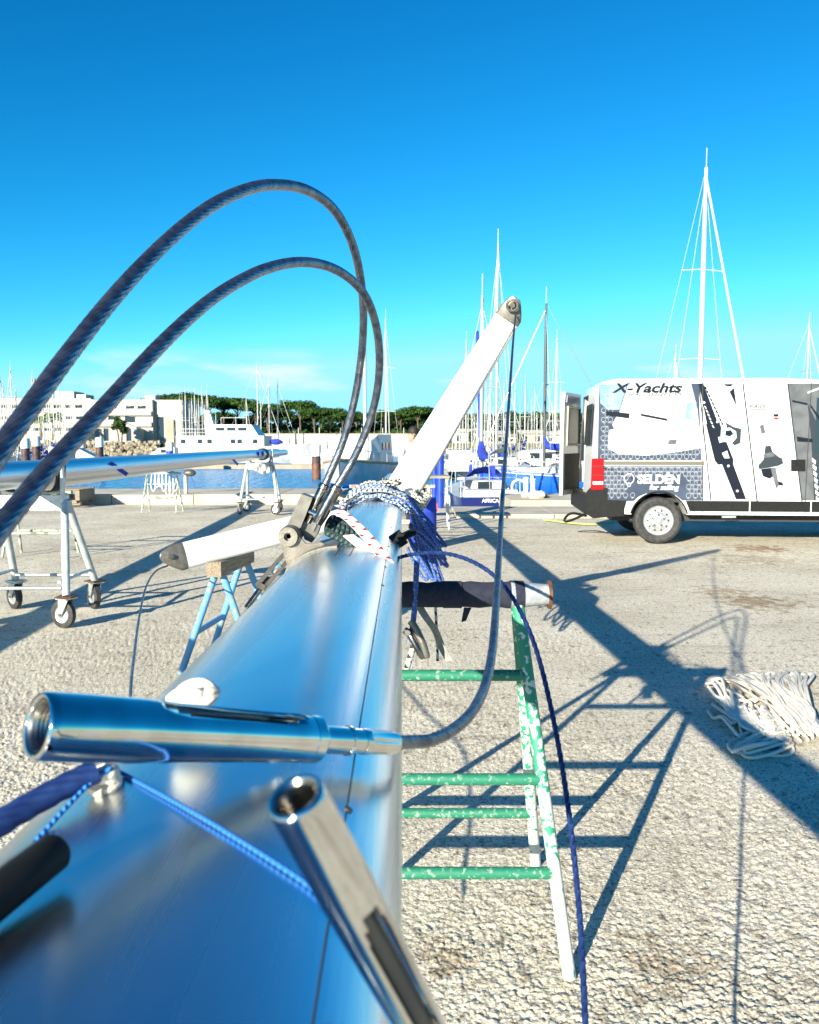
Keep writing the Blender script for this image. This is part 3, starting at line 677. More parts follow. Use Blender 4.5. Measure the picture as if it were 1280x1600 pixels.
# ---------------------------------------------------------------- sawhorses
def sawhorse(name, label, c, half, h, spread, rbar, rleg, mats, rungs, rz=0., group=None, barmat=None, box=False, splay=.05):
    """c: ground centre, bar along X; legs splay by `spread` either side"""
    t = thing(name, label, 'sawhorse', tuple(c), group); c = Vector(c)
    ml, mr = mats
    if box: MB().box(c + Vector((0, 0, h)), (2 * half, rbar * 2, rbar * 2)).build('top_beam', barmat, t, smooth=False)
    else: MB().tube([c + Vector((-half, 0, h)), c + Vector((half, 0, h))], rbar, 20).build('top_bar', barmat or ml, t)
    foot = {}
    for sx_ in (-1, 1):
        for sy_ in (-1, 1):
            a = c + Vector((sx_ * (half - .09), sy_ * rbar * .4, h - rbar * .6)); f = c + Vector((sx_ * (half - .09 + splay), sy_ * spread, 0)); foot[sx_, sy_] = (a, f)
            MB().tube([a, f], rleg, 12).build('leg', ml, t)
    for z, sy_ in rungs:
        pa = []
        for sx_ in (-1, 1):
            a, f = foot[sx_, sy_ or 1]; k = 1 - z / a.z; q = a.lerp(f, k)
            if sy_ == 0: q.y = c.y
            pa.append(q)
        MB().tube(pa, rleg * .9, 12).build('rung', mr, t)
    t.rotation_euler = (0, 0, rz); return t
def leg_paint():
    '''green above, worn down to pale primer towards the feet'''
    m, t, b_ = base('green leg paint worn at the foot'); n = t.nodes; l = t.links; b_.inputs['Roughness'].default_value = .6
    g = n.new('ShaderNodeNewGeometry'); q = n.new('ShaderNodeTexNoise'); q.inputs['Scale'].default_value = 55; q.inputs['Detail'].default_value = 8; l.new(g.outputs['Position'], q.inputs['Vector'])
    q2 = n.new('ShaderNodeTexNoise'); q2.inputs['Scale'].default_value = 9; q2.inputs['Detail'].default_value = 4; l.new(g.outputs['Position'], q2.inputs['Vector'])
    sp = n.new('ShaderNodeSeparateXYZ'); l.new(g.outputs['Position'], sp.inputs[0])
    a = n.new('ShaderNodeMath'); a.operation = 'MULTIPLY_ADD'; a.inputs[1].default_value = -.34; l.new(sp.outputs[2], a.inputs[0]); l.new(q.outputs[0], a.inputs[2])
    a2 = n.new('ShaderNodeMath'); a2.operation = 'MULTIPLY_ADD'; a2.inputs[1].default_value = .35; l.new(q2.outputs[0], a2.inputs[0]); l.new(a.outputs[0], a2.inputs[2])
    r = n.new('ShaderNodeValToRGB'); e = r.color_ramp.elements; e[0].position = .46; e[0].color = (.02, .24, .14, 1); e[1].position = .50; e[1].color = (.50, .54, .48, 1)
    e2 = e.new(.86); e2.color = (.50, .52, .46, 1); e3 = e.new(.88); e3.color = (.24, .11, .04, 1); l.new(a2.outputs[0], r.inputs[0]); l.new(r.outputs[0], b_.inputs['Base Color']); return m
M['green_leg'] = leg_paint()
GC = Vector((.045, 2.41, 0))
GS = sawhorse('green_sawhorse', 'chipped green and white tube sawhorse carrying the near mast', GC, .365, 1.0, .30, .026, .0185, (M['green_leg'], M['green_paint']), [(.775, -1), (.497, -1), (.258, -1), (.215, 1)], splay=.115)
# padded wrap, torn at its right end, and the rusty end cap
b = MB(); q = []
for i in range(26):
    x = -.315 + .655 * i / 25; q.append(Vector((x, 2.41, 1.0 + .0015 * math.sin(i * 2.1))))
b.tube(q, [.038 + .0015 * math.sin(i * 1.7) + (.004 if i > 23 else 0) for i in range(26)], 24); b.build('carpet_wrap', M['carpet'], GS)
MB().tube([Vector((.10, 2.41, 1.0)), Vector((.155, 2.41, 1.0))], .0405, 24).build('tape_band', M['carpet'], GS)
MB().tube([Vector((.30, 2.41, 1.0)), Vector((.335, 2.41, 1.0)), Vector((.37, 2.41, 1.0)), Vector((.412, 2.41, 1.0))], [.043, .040, .034, .031], 24).build('grey_sleeve', M['tape_grey'], GS)
MB().tube([Vector((.412, 2.41, 1.0)), Vector((.420, 2.41, 1.0))], [.042, .044], 18).build('end_cap', M['rust'], GS)
b = MB(); b.prism([Vector((.160, 2.372, .968)), Vector((.182, 2.372, .968)), Vector((.166, 2.368, .93)), Vector((.152, 2.368, .925))], (0, .003, 0)); b.build('torn_flap', M['carpet'], GS, smooth=False)
# gear hanging between mast and sawhorse
def cordpx(pix, r, m, name, label, cat='rope', n=10, step=.012):
    return MB().tube(resample(psp(pix, 8), step), r, n).build(name, m, label=label, cat=cat, ang=80)
cordpx([(652, 872, 2.4), (650, 910, 2.38), (648, 950, 2.38), (644, 985, 2.38), (640, 1002, 2.38)], .0085, M['rope_navy'], 'hanging_rope', 'blue flecked rope hanging down over the wrapped bar close to the mast')
cordpx([(679, 925, 2.53), (681, 955, 2.53), (683, 1000, 2.52), (684, 1033, 2.51)], .0045, M['rope_black'], 'hanging_line', 'thin white and black line hanging behind the wrapped bar')
cordpx([(634, 1052, 2.36), (640, 1030, 2.36), (646, 1008, 2.37), (644, 985, 2.38)], .009, M['rope_black'], 'rope_tail', 'black flecked rope tail beside the shackle at the mast edge')
b = MB(); pc = [P(*q) for q in spline([(650, 938, 2.44), (664, 962, 2.42), (680, 985, 2.42), (690, 1010, 2.44), (702, 1033, 2.42)], 5)]; rg = []
for i, p in enumerate(pc):
    s_ = Vector((.010, -.004 + .004 * math.sin(i * .5), .004)); rg.append([p - s_, p + s_, p + s_ + Vector((0, .002, 0)), p - s_ + Vector((0, .002, 0))])
b.loft(rg); b.build('grey_webbing', M['strap_grey'], smooth=False, label='grey webbing tail dangling under the wrapped bar', cat='strap')
SK = thing('snap_shackle', 'blue grey steel shackle hanging at the mast edge above the green rung', 'shackle', tuple(P(648, 1010, 2.36)))
for dx, nm, m in ((0, 'cheek', 'chrome_dark'), (9, 'cheek', 'steel_plate')):
    b = MB(); pts = [P(633 + dx, 985 - dx * 1.6, 2.37), P(641 + dx, 992 - dx, 2.36), P(652 + dx, 1012 - dx * .6, 2.35), P(662 + dx * .6, 1028, 2.35)]
    b.tube([Vector(p) for p in spline([tuple(p) for p in pts], 5)], [.011] * 15 + [.009], 12); b.build(nm, M[m], SK)
MB().lathe(P(637, 989, 2.345), P(637, 989, 2.5), [(0, .006), (0, .0085), (.05, .0085)], 16).build('pivot', M['steel_dark'], SK)
for xx in (650, 668):
    MB().tube(psp([(xx, 1005 + (xx - 650) * .7, 2.35), (xx + 1, 1025, 2.35), (xx + 1, 1041, 2.35)], 4), .0028, 8).build('clip_wire', M['chrome'], SK)

BS = G(318, 1052)
sawhorse('blue_sawhorse', 'small sky blue paint-chipped sawhorse with timber top under the left spreader', (-1.16, 5.3, 0), .33, .675, .25, .046, .022, (M['blue_paint'], M['blue_paint']), [(.24, -1), (.26, 1)], rz=R(83), barmat=M['timber'], box=True, splay=.03)

# ---------------------------------------------------------------- wheeled trolleys and the second mast
def castor(t, c, top, rz, m='galv'):
    c = Vector(c); ax = Vector((math.cos(rz), math.sin(rz), 0)); fw = Vector((-ax.y, ax.x, 0))
    wc = c + Vector((0, 0, .112)) + fw * .035
    w = MB().lathe(wc - ax * .024, wc + ax, [(0, .070), (.0, .098), (.006, .110), (.042, .110), (.048, .098), (.048, .070)], 32, cap=False)
    wo = w.build('wheel', M['tyre'], t)
    MB().lathe(wc - ax * .02, wc + ax, [(0, .0), (0, .022), (.006, .03), (.008, .062), (.0, .074), (.04, .074), (.032, .062), (.034, .03), (.04, .022), (.04, 0)], 28, cap=False).build('hub', M['hub'], wo)
    f = MB()
    for s in (-1, 1):
        o = ax * (.034 * s)
        f.prism([c + o + fw * -.05 + Vector((0, 0, .235)), c + o + fw * .05 + Vector((0, 0, .235)), wc + o + fw * .018, wc + o + Vector((0, 0, -.02)), wc + o + fw * -.018], ax * (.004 * s))
    f.box(c + Vector((0, 0, .238)), (.12, .11, .008), Matrix.Rotation(rz, 3, 'Z')); f.build('fork', M['galv'], t, ang=20)
    MB().lathe(wc - ax * .045, wc + ax, [(0, .012), (.09, .012)], 10).build('axle', M['steel_dark'], t)
    MB().box(c + Vector((0, 0, .252)), (.13, .13, .010), Matrix.Rotation(rz + .3, 3, 'Z')).build('mounting_plate', M['rust'] if random.random() < .4 else M['galv'], t, smooth=False)
def trolley(label):
    t = thing('mast_trolley', label, 'trolley', (0, 0, 0), 'wheeled mast trolleys')
    for sx_ in (-1, 1):
        for sy_, rz in ((-1, 1.2 if sx_ > 0 else .5), (1, .75 if sx_ > 0 else .9)):
            a = Vector((sx_ * .27, sy_ * .02, .98)); f = Vector((sx_ * .345 + (.06 if sx_ > 0 and sy_ < 0 else 0), sy_ * .37, .255))
            MB().tube([a, f], .030, 16).build('leg', M['galv_paint'], t)
            castor(t, (f.x, f.y, 0), f, rz)
    MB().box((0, 0, .965), (.56, .10, .12)).build('cross_beam', M['galv'], t, smooth=False)
    for sy_ in (-1, 1): MB().tube([(-.34, sy_ * .33, .31), (.35, sy_ * .33, .31)], .014, 10).build('stretcher', M['galv'], t)
    for sx_ in (-1, 1): MB().tube([(sx_ * .335, -.33, .36), (sx_ * .335, .33, .36)], .014, 10).build('side_stretcher', M['galv'], t)
    for s in (-1, 1):
        MB().box((s * .262, -.03, 1.135), (.020, .05, .37)).build('upright', M['galv'], t, smooth=False)
        b = MB(); pts = [Vector((s * .10, 0, 1.045)), Vector((s * .18, 0, 1.06)), Vector((s * .225, 0, 1.12)), Vector((s * .24, 0, 1.22)), Vector((s * .245, 0, 1.29))]; rg = []
        for p in spline([tuple(p) for p in pts], 4): rg.append([Vector(p) + Vector((-s * .008, -.075, 0)), Vector(p) + Vector((s * .008, -.075, 0)), Vector(p) + Vector((s * .008, .075, 0)), Vector(p) + Vector((-s * .008, .075, 0))])
        b.loft(rg); b.build('rubber_cradle', M['tyre'], t, ang=60)
    return t
T1 = trolley('galvanised four-wheel trolley at left under the near part of the second mast'); T1.location = (-3.09, 6.70, 0)
T2 = copy_tree(T1); T2.location = (-3.08, 16.9, 0); T2['label'] = 'galvanised four-wheel trolley by the quay edge under the far end of the second mast'
def spar(name, label, pa, pb, a, bb_, m, taper=.85):
    t = thing(name, label, 'mast', tuple(pa)); pa = Vector(pa); pb = Vector(pb); rg = []
    for i in range(13):
        f = i / 12; c = pa.lerp(pb, f); k = 1 if f < .7 else 1 - (1 - taper) * (f - .7) / .3
        rg.append([c + Vector((a * k * math.cos(-2 * math.pi * j / 40), 0, bb_ * k * math.sin(-2 * math.pi * j / 40))) for j in range(40)])
    MB().loft(rg).build('tube', m, t, ang=60); return t
LM = spar('trolley_mast', 'grey aluminium mast resting on two wheeled trolleys at left', (-3.09, 1.5, 1.195), (-3.07, 19.0, 1.215), .125, .108, M['alu_dull'], .9)
for x, y, Y in ((169, 733, 8.35), (362, 721, 13.9)):
    b = MB(); c = P(x, y, Y); sx_ = Y / 1280; b.V = []
    b.prism([Vector((-2.963, c.y - .28, c.z + .06)), Vector((-2.963, c.y - .2, c.z + .085)), Vector((-2.963, c.y + .28, c.z - .05)), Vector((-2.963, c.y + .2, c.z - .08))], (.004, 0, 0)); b.build('blue_sticker', M['navy_canvas'], LM, smooth=False)
MB().tube([(-3.07, 17.0, 1.212), (-3.07, 17.25, 1.213)], .125, 32).build('black_band', M['black_plastic'], LM)
for yy in (16.0, 16.5): MB().lathe((-2.97, yy, 1.24), (-2.5, yy, 1.24), [(0, .05), (.03, .05), (.04, .03)], 14).build('fitting', M['navy_canvas'], LM)
MB().tube([(-3.07, 19.0, 1.215), (-3.07, 19.1, 1.215), (-3.07, 20.3, 1.216)], [.085, .075, .07], 24).build('mast_head', M['alu_dull'], LM)
# rag on the far trolley
b = MB(); g = []
for i in range(9):
    row = []
    for j in range(9):
        p = P(398 + 3.4 * i, 722 + (2.6 - abs(i - 4) * .28) * j, 16.72); row.append(p + Vector((0, .05 * math.sin(i * 1.9 + j * .6), .02 * math.sin(j * 1.3 + i))))
    g.append(row)
base_i = len(b.V)
for row in g: b.V += [tuple(p) for p in row]
for i in range(8):
    for j in range(8): b.face((i * 9 + j, i * 9 + j + 1, i * 9 + 10 + j, i * 9 + 9 + j))
ro = b.build('white_rag', M['white_plain'], label='white rag hanging from the far trolley', cat='rag'); sm = ro.modifiers.new('thickness', 'SOLIDIFY'); sm.thickness = .006
# third mast, low behind the second, on two thin sawhorses
spar('low_mast', 'mast lying low on thin green sawhorses behind the trolley mast', (-4.45, 2.2, .93), (-5.15, 18.6, .93), .105, .09, M['alu_dull'])
s1 = sawhorse('thin_sawhorse', 'thin pale green sawhorse behind the near trolley', (-4.78, 10.55, 0), .42, .815, .26, .022, .017, (M['green_pale'], M['green_pale']), [(.30, 1), (.30, -1), (.58, 1)])
s2 = sawhorse('thin_sawhorse', 'thin pale green sawhorse hung with coiled ropes near the quay edge', (-5.2, 17.2, 0), .40, .815, .26, .022, .017, (M['green_pale'], M['green_pale']), [(.30, 1), (.30, -1), (.58, 1)])
b = MB()
for k in range(7):
    x = -5.3 + .075 * k; l_ = rnd.uniform(.25, .48); b.tube([Vector(p) for p in spline([(x - .03, 16.95, .82), (x - .05, 16.93, .82 - l_ * .7), (x, 16.92, .82 - l_), (x + .05, 16.93, .82 - l_ * .7), (x + .03, 16.95, .82)], 5)], .012, 6)
b.build('coiled_ropes', M['rope_white'], label='off-white rope coils hung on the far thin sawhorse', cat='rope', ang=80)
b = MB(); p0 = G(291, 785); 
ps = thing('short_post', 'short peeling post beside the far thin sawhorse', 'post', tuple(p0)); MB().tube([p0, p0 + Vector((0, 0, .72))], [.05, .045], 12).build('post', M['cream_worn'], ps)
MB().ball(p0 + Vector((.1, 0, .72)), (.16, .1, .09)).build('hung_bag', M['steel_dark'], ps)
MB().tube([p0 + Vector((.1, -.05, .7)), p0 + Vector((.2, -.05, .5)), p0 + Vector((.22, -.05, .38))], .012, 6).build('hung_line', M['rope_navy'], ps)
# pallet at the kerb
pl = thing('pallet', 'weathered timber pallet against the quay edge kerb', 'pallet', tuple(Vector((-8.0, 18.9, 0))))
for k in range(6): MB().box((-8.0, 18.45 + .16 * k, .40), (1.15, .11, .022)).build('board', M['timber'], pl, smooth=False)
for x in (-8.52, -8.0, -7.48): MB().box((x, 18.85, .27), (.10, .9, .22)).build('bearer', M['timber'], pl, smooth=False)
for k in range(3): MB().box((-8.0, 18.45 + .4 * k, .075), (1.15, .1, .03)).build('bottom_board', M['timber'], pl, smooth=False)
for x in (-8.45, -7.55): MB().box((x, 18.85, .13), (.1, .9, .07)).build('block', M['timber'], pl, smooth=False)

# ---------------------------------------------------------------- rope coil on the ground at right
RC = thing('rope_pile', 'pile of off-white braided rope flaked on the ground at right', 'rope', tuple(G(1200, 1120)))
b = MB(); rr2 = random.Random(11)
def gl(x, y, h): q = G(x, y); return (q.x, q.y, h)
for k in range(44):
    s = k / 43
    p = [gl(1250 + 26 * s + rr2.uniform(-6, 6), 1165 - 8 * s, .03 + .05 * rr2.random()), gl(1225 + rr2.uniform(-8, 8) + 30 * s, 1140 - 12 * s, .05 + .05 * rr2.random()),
         gl(1180 + 50 * s + rr2.uniform(-8, 8), 1100 - 8 * s, .04 + .06 * rr2.random()), gl(1140 + 110 * s + rr2.uniform(-8, 8), 1072 - 10 * s + rr2.uniform(-5, 5), .02 + .03 * rr2.random()),
         gl(1135 + 120 * s + rr2.uniform(-6, 6), 1066 - 6 * s, .012), gl(1150 + 118 * s, 1068 - 4 * s, .02 + .03 * rr2.random()), gl(1200 + 60 * s, 1104, .05 + .04 * rr2.random()), gl(1255 + 26 * s, 1155, .04)]
    b.tube([Vector(q) for q in spline([(v[0] + rr2.uniform(-.03, .03), v[1] + rr2.uniform(-.04, .04), v[2]) for v in p], 5)], .0075, 7)
b.build('flaked_rope', M['rope_white'], RC, ang=80)
b = MB()
for k in range(26):
    u0, v0 = 1104 + 3.6 * k * .9, 1070 + rr2.uniform(-6, 46) + k * 1.7
    p = [gl(u0 + rr2.uniform(-6, 8), v0, .012 + .04 * rr2.random())]
    for j in range(1, 7): p.append(gl(u0 + (80 - k * 1.2) * j / 6 + rr2.uniform(-9, 9), v0 + (78 - k * 1.5 - (v0 - 1070) * .5) * j / 6 + rr2.uniform(-12, 12), .015 + .05 * rr2.random()))
    b.tube([Vector(q) for q in spline(p, 5)], .009, 7)
for k in range(20):
    p = [gl(1108 + rr2.uniform(0, 50), 1082 + rr2.uniform(-8, 30), .02), gl(1132 + rr2.uniform(0, 40), 1118 + rr2.uniform(-12, 14), .05), gl(1175 + rr2.uniform(-20, 20), 1145 + rr2.uniform(-8, 8), .05), gl(1232, 1160 + rr2.uniform(-10, 12), .03)]
    b.tube([Vector(q) for q in spline(p, 6)], .009, 7)
b.build('shaded_strands', M['rope_white'], RC, ang=80)
b = MB(); cc = G(1190, 1172)
for k in range(11):
    ra = .075 + .011 * (k % 6) + rr2.uniform(-.004, .004); h = .010 + .005 * k + rr2.uniform(0, .004)
    b.tube([Vector((cc.x + .035 * math.sin(k * 1.7) + math.cos(a) * ra * 1.25, cc.y + .03 * math.cos(k * 2.3) + math.sin(a + .2 * k) * ra * .95, h * (.75 + .25 * math.sin(a * 2 + k)))) for a in [2 * math.pi * i / 28 for i in range(28)]], .008, 8, closed=True)
b.build('coil', M['rope_white'], RC, ang=80)

# ---------------------------------------------------------------- van
VO = Vector((2.66, 11.82, 0)); VY = R(-5.0)
VM = Matrix.Translation(VO) @ Matrix.Rotation(VY, 4, 'Z')
VI = VM.inverted()
VAN = thing('delivery_van', 'white delivery van with sailing adverts on its side and rear door ajar', 'van', (0, 0, 0))
def vs(x, y):
    """pixel on the van's near flank -> (along, up)"""
    o = VI @ Vector((0, 0, CAMZ)); d = (VI.to_3x3() @ (P(x, y, 10) - Vector((0, 0, CAMZ)))); t = -o.y / d.y; q = o + d * t; return q.x, q.z
M['van_white'] = mat('white van paint', (.66, .67, .67), .22, 0, (.63, .64, .64), 2)
M['print_grey'] = mat('printed blue grey', (.032, .044, .078), .35, 0, (.05, .066, .11), 2.5)
M['print_white'] = mat('printed white', (.52, .54, .55), .3)
M['print_pale'] = mat('printed pale blue', (.13, .26, .46), .35, 0, (.24, .36, .52), 3)
M['print_navy'] = mat('printed navy', (.005, .006, .014), .3)
M['print_mid'] = mat('printed mid grey', (.08, .084, .092), .35, 0, (.115, .12, .13), 5)
M['print_line'] = mat('printed slate line', (.025, .032, .04), .35)
M['lamp_red'] = mat('red tail lamp lens', (.28, .003, .006), .12)
M['rail'] = mat('bronze grey rail', (.15, .14, .11), .45, .3)
M['gap'] = mat('dark shut gap', (.03, .03, .032), .7)
M['lamp_clear'] = mat('clear lamp lens', (.6, .62, .62), .1)
M['cream_trim'] = mat('cream inner door metal', (.26, .26, .21), .4, 0, (.21, .21, .17), 5)
M['cab_dark'] = mat('dark van interior', (.03, .03, .032), .8)
M['print_red'] = mat('printed red', (.6, .04, .03), .35)
LV, WV = 5.3, 1.98
def arc(cx, cz, r, a0, a1, n): return [(cx + r * math.cos(R(a0 + (a1 - a0) * i / n)), cz + r * math.sin(R(a0 + (a1 - a0) * i / n))) for i in range(n + 1)]
wu, wz = .93, .335
fu = 4.18
low = [(.02, .44)] + arc(wu, .34, .40, 168, 12, 14) + arc(fu, .34, .40, 168, 12, 14) + [(5.22, .36)]
up_ = [(5.3, .55), (5.28, .85), (5.05, 1.06), (4.62, 1.22), (4.15, 1.75), (3.75, 2.2), (3.45, 2.33), (2.6, 2.37), (1.2, 2.375), (.30, 2.37), (.12, 2.33), (.06, 2.2), (.02, 1.4), (0, .8)]
outl = low + up_; nl = len(low)
def inset(pts, r):
    o = []; n = len(pts)
    for i, p in enumerate(pts):
        if i < nl: o.append(p); continue
        a = Vector(pts[i - 1]); c = Vector(pts[(i + 1) % n]); t = (c - a).normalized(); nv_ = Vector((t.y, -t.x)) * -1
        k = r if 8 + nl > i - 0 or i < nl + 12 else r
        o.append((p[0] + nv_.x * k, p[1] + nv_.y * k))
    return o
b = MB(); rings = []
for v, r in ((0, .115), (.008, .07), (.035, .028), (.10, .0)): rings.append((v, r))
secs = [(v, inset(outl, r)) for v, r in rings] + [(WV - v, inset(outl, r)) for v, r in reversed(rings)]
idx = []
for v, o in secs:
    idx.append(len(b.V)); b.V += [(p[0], v, p[1]) for p in o]
no = len(outl)
rear = {no - 3, no - 2}
for s in range(len(secs) - 1):
    for i in range(no - 1):
        if i in rear and s == 3: continue
        b.face((idx[s] + i, idx[s + 1] + i, idx[s + 1] + i + 1, idx[s] + i + 1))
b.face([idx[0] + i for i in range(no)]); b.face([idx[-1] + no - 1 - i for i in range(no)])
b.build('body', M['van_white'], VAN, ang=32)
# cargo space, floor and underbody
b = MB(); b.box((1.4, WV / 2, .62), (2.6, WV - .3, .06)); b.build('cargo_floor', M['cab_dark'], VAN, smooth=False)
b = MB(); b.box((2.75, WV / 2, 1.4), (.04, WV - .3, 1.6)); b.build('bulkhead', M['cab_dark'], VAN, smooth=False)
b = MB(); b.box((2.6, WV / 2, .42), (4.6, WV - .5, .22)); b.build('underbody', M['cab_dark'], VAN, smooth=False)
b = MB(); b.box((.55, .75, .95), (.45, .6, .6)); b.build('cargo_box', M['navy_canvas'], VAN, smooth=False)
def flat(pix, m, name, parent=VAN, off=.003, th=.002, raw=False):
    q = [p if raw else vs(*p) for p in pix]; 
    return MB().prism([(p[0], -off - th, p[1]) for p in q], (0, th, 0)).build(name, m, parent, smooth=False)
def wheel(u, v, s):
    c = Vector((u, v, wz)); w = MB().lathe(c, c + Vector((0, 1, 0)), [(0, .215), (-.012, .235), (-.02, .29), (.0, .325), (.03, .336), (.17, .336), (.2, .325), (.22, .29), (.21, .235), (.2, .21)], 48, cap=False).build('wheel', M['tyre'], VAN)
    MB().lathe(c, c + Vector((0, 1, 0)), [(-.004, .222), (.004, .218), (.03, .205), (.035, .17), (.012, .155), (.006, .12), (.03, .10), (.022, .05), (.018, 0)], 40, cap=False).build('rim', M['hub'], w)
    for k in range(5):
        a = 2 * math.pi * k / 5 + .3; q = c + Vector((math.cos(a) * .083, .008, math.sin(a) * .083)); MB().lathe(q, q + Vector((0, 1, 0)), [(-.012, 0), (-.012, .013), (.012, .015)], 10).build('lug_nut', M['steel_dark'], w)
    for k in range(10):
        a = 2 * math.pi * k / 10; q = c + Vector((math.cos(a) * .145, .0055, math.sin(a) * .145)); MB().lathe(q, q + Vector((0, 1, 0)), [(0, 0), (0, .014), (.004, .014)], 10).build('vent_hole', M['cab_dark'], w)
    MB().lathe(c, c + Vector((0, 1, 0)), [(-.005, 0), (-.005, .035), (.03, .045)], 16).build('hub_cap', M['tape_grey'], w)
wheel(wu, .02, 1); wheel(fu, .02, 1); wheel(wu, WV - .22, -1); wheel(fu, WV - .22, -1)
# bumper, sill trim, rail, lamps
b = MB(); b.prism([(-.10, -.012, .42), (.0, -.012, .36), (.44, -.012, .40), (.44, -.012, .50), (.47, -.012, .62), (.20, -.012, .63), (.20, -.012, .80), (-.03, -.012, .82), (-.10, -.012, .74)], (0, .05, 0)); b.build('bumper_corner', M['black_plastic'], VAN, smooth=False)
b = MB(); b.box((-.035, WV / 2, .56), (.15, WV - .02, .28)); b.build('rear_bumper', M['black_plastic'], VAN, smooth=False)
flat([(1.36, .475), (2.18, .475), (2.18, .625), (1.30, .625)], M['black_plastic'], 'sill_trim', off=.006, th=.006, raw=True)
flat([(2.20, .475), (3.02, .475), (3.02, .625), (2.20, .625)], M['black_plastic'], 'sill_trim', off=.006, th=.006, raw=True)
flat([(3.04, .475), (3.70, .475), (3.72, .625), (3.04, .625)], M['black_plastic'], 'sill_trim', off=.006, th=.006, raw=True)
b = MB(); pts = [(wu + .41 * math.cos(R(a)), -.006, .34 + .41 * math.sin(R(a))) for a in range(14, 170, 8)]; b.tube(pts, .011, 8); b.build('arch_lip', M['black_plastic'], VAN)
q0, q1 = vs(942, 722), vs(1100, 725); MB().box(((q0[0] + q1[0]) / 2, -.012, q0[1] - .01), (q1[0] - q0[0], .018, .05)).build('door_rail', M['rail'], VAN, smooth=False)
tl = flat([(925, 716), (943, 716), (943, 765), (923, 765)], M['lamp_red'], 'tail_lamp', off=.004, th=.022)
b = MB(); q = vs(924, 716); b.box((.012, .03, (.77 + 1.23) / 2), (.05, .10, .45)); b.build('tail_lamp', M['lamp_red'], VAN, smooth=False)
flat([(1236, 718), (1258, 718), (1258, 736), (1236, 736)], M['black_plastic'], 'door_handle', off=.004, th=.014)
# door shut lines
for x0, y0, x1, y1 in ((1098, 596, 1098, 800), (1268, 598, 1257, 802)):
    flat([(x0 - .6, y0), (x0 + .6, y0), (x1 + .6, y1), (x1 - .6, y1)], M['gap'], 'shut_line', off=.0075, th=.0008)
flat([(926, 752), (942, 752), (942, 757), (926, 757)], M['lamp_clear'], 'reversing_lamp', off=.027, th=.004)
for yy in (728, 742): flat([(925, yy), (943, yy), (943, yy + 1), (925, yy + 1)], M['gap'], 'lamp_division', off=.027, th=.002)
flat([(1128, 806), (1150, 806), (1150, 809), (1128, 809)], M['tape_grey'], 'jacking_mark', off=.004, th=.002)
# ---- printed panels
flat([(936, 601), (1092, 599), (1096, 719), (934, 719)], M['print_grey'], 'print_panel', off=.002, th=.001)
flat([(934, 728), (1098, 728), (1098, 782), (1066, 782), (1056, 774), (1040, 771), (1010, 771), (998, 776), (990, 783), (944, 783), (944, 728)], M['print_grey'], 'print_panel', off=.002, th=.001)
hull = [(966, 646), (1000, 648), (1040, 653), (1092, 659), (1096, 700), (1060, 706), (1010, 712), (965, 709), (950, 700), (952, 672)]
flat([(982, 600), (1080, 600), (1090, 640), (1092, 662), (1000, 652), (968, 644)], M['print_white'], 'boat_print', off=.0035, th=.001)
flat([(936, 601), (980, 601), (968, 640), (950, 640), (938, 630)], M['print_pale'], 'boat_print', off=.0035, th=.001)
flat(hull, M['print_white'], 'boat_print', off=.005, th=.001)
flat([(1074, 630), (1088, 628), (1090, 658), (1070, 654)], M['print_pale'], 'boat_print', off=.0055, th=.001)
flat([(947, 642), (984, 646), (983, 654), (948, 649)], M['print_navy'], 'boat_print', off=.007, th=.001)
flat([(1000, 646), (1042, 654), (1044, 658), (1002, 650)], M['print_navy'], 'boat_print', off=.007, th=.001)
flat([(1046, 687), (1058, 687), (1056, 694), (1043, 694)], M['print_mid'], 'boat_print', off=.007, th=.001)
flat([(950, 662), (956, 662), (960, 670), (952, 672)], M['print_grey'], 'boat_print', off=.007, th=.001)
for p, q in (((992, 622), (985, 648)), ((992, 622), (1008, 624)), ((1008, 624), (1003, 650)), ((1008, 624), (1050, 652)), ((988, 636), (1006, 638)), ((1062, 640), (1056, 654))):
    a = Vector(vs(*p)); c = Vector(vs(*q)); MB().bar((a.x, -.008, a.y), (c.x, -.008, c.y), .006, .001, (0, 1, 0)).build('boat_print', M['print_mid'], VAN, smooth=False)
# ring pattern: one printed layer
b = MB()
def ringp(cx, cz, r, w, sq=1.):
    base_ = len(b.V); n = 18
    for rr_ in (r - w, r):
        for k in range(n):
            a = 2 * math.pi * k / n; b.V.append((cx + rr_ * math.cos(a), -.0068, cz + rr_ * math.sin(a) * sq))
    for k in range(n): b.face((base_ + k, base_ + (k + 1) % n, base_ + n + (k + 1) % n, base_ + n + k))
z0 = vs(1000, 780)[1]
for row in range(9):
    for k in range(16):
        cx = .16 + .098 * k + (.049 if row % 2 else 0); cz = .70 + .062 * row + .0
        if cz > 1.14 or cx > 1.62: continue
        if (cx - wu) ** 2 + (cz - .36) ** 2 < .49 ** 2: continue
        if .50 < cx < 1.32 and .76 < cz < 1.0: continue
        ringp(cx, cz, .033, .0034, 1.1); ringp(cx, cz - .038, .012, .003)
for row in range(16):
    for k in range(14):
        cx = .12 + .098 * k + (.049 if row % 2 else 0); cz = 1.255 + .066 * row
        if cz > 2.2 or cx > 1.55: continue
        if not (cx < .30 - .004 * row or (cz < 1.33)): continue
        ringp(cx, cz, .033, .0034, 1.1); ringp(cx, cz - .038, .012, .003)
b.build('ring_pattern', M['print_white'], VAN, smooth=False, kind='stuff')
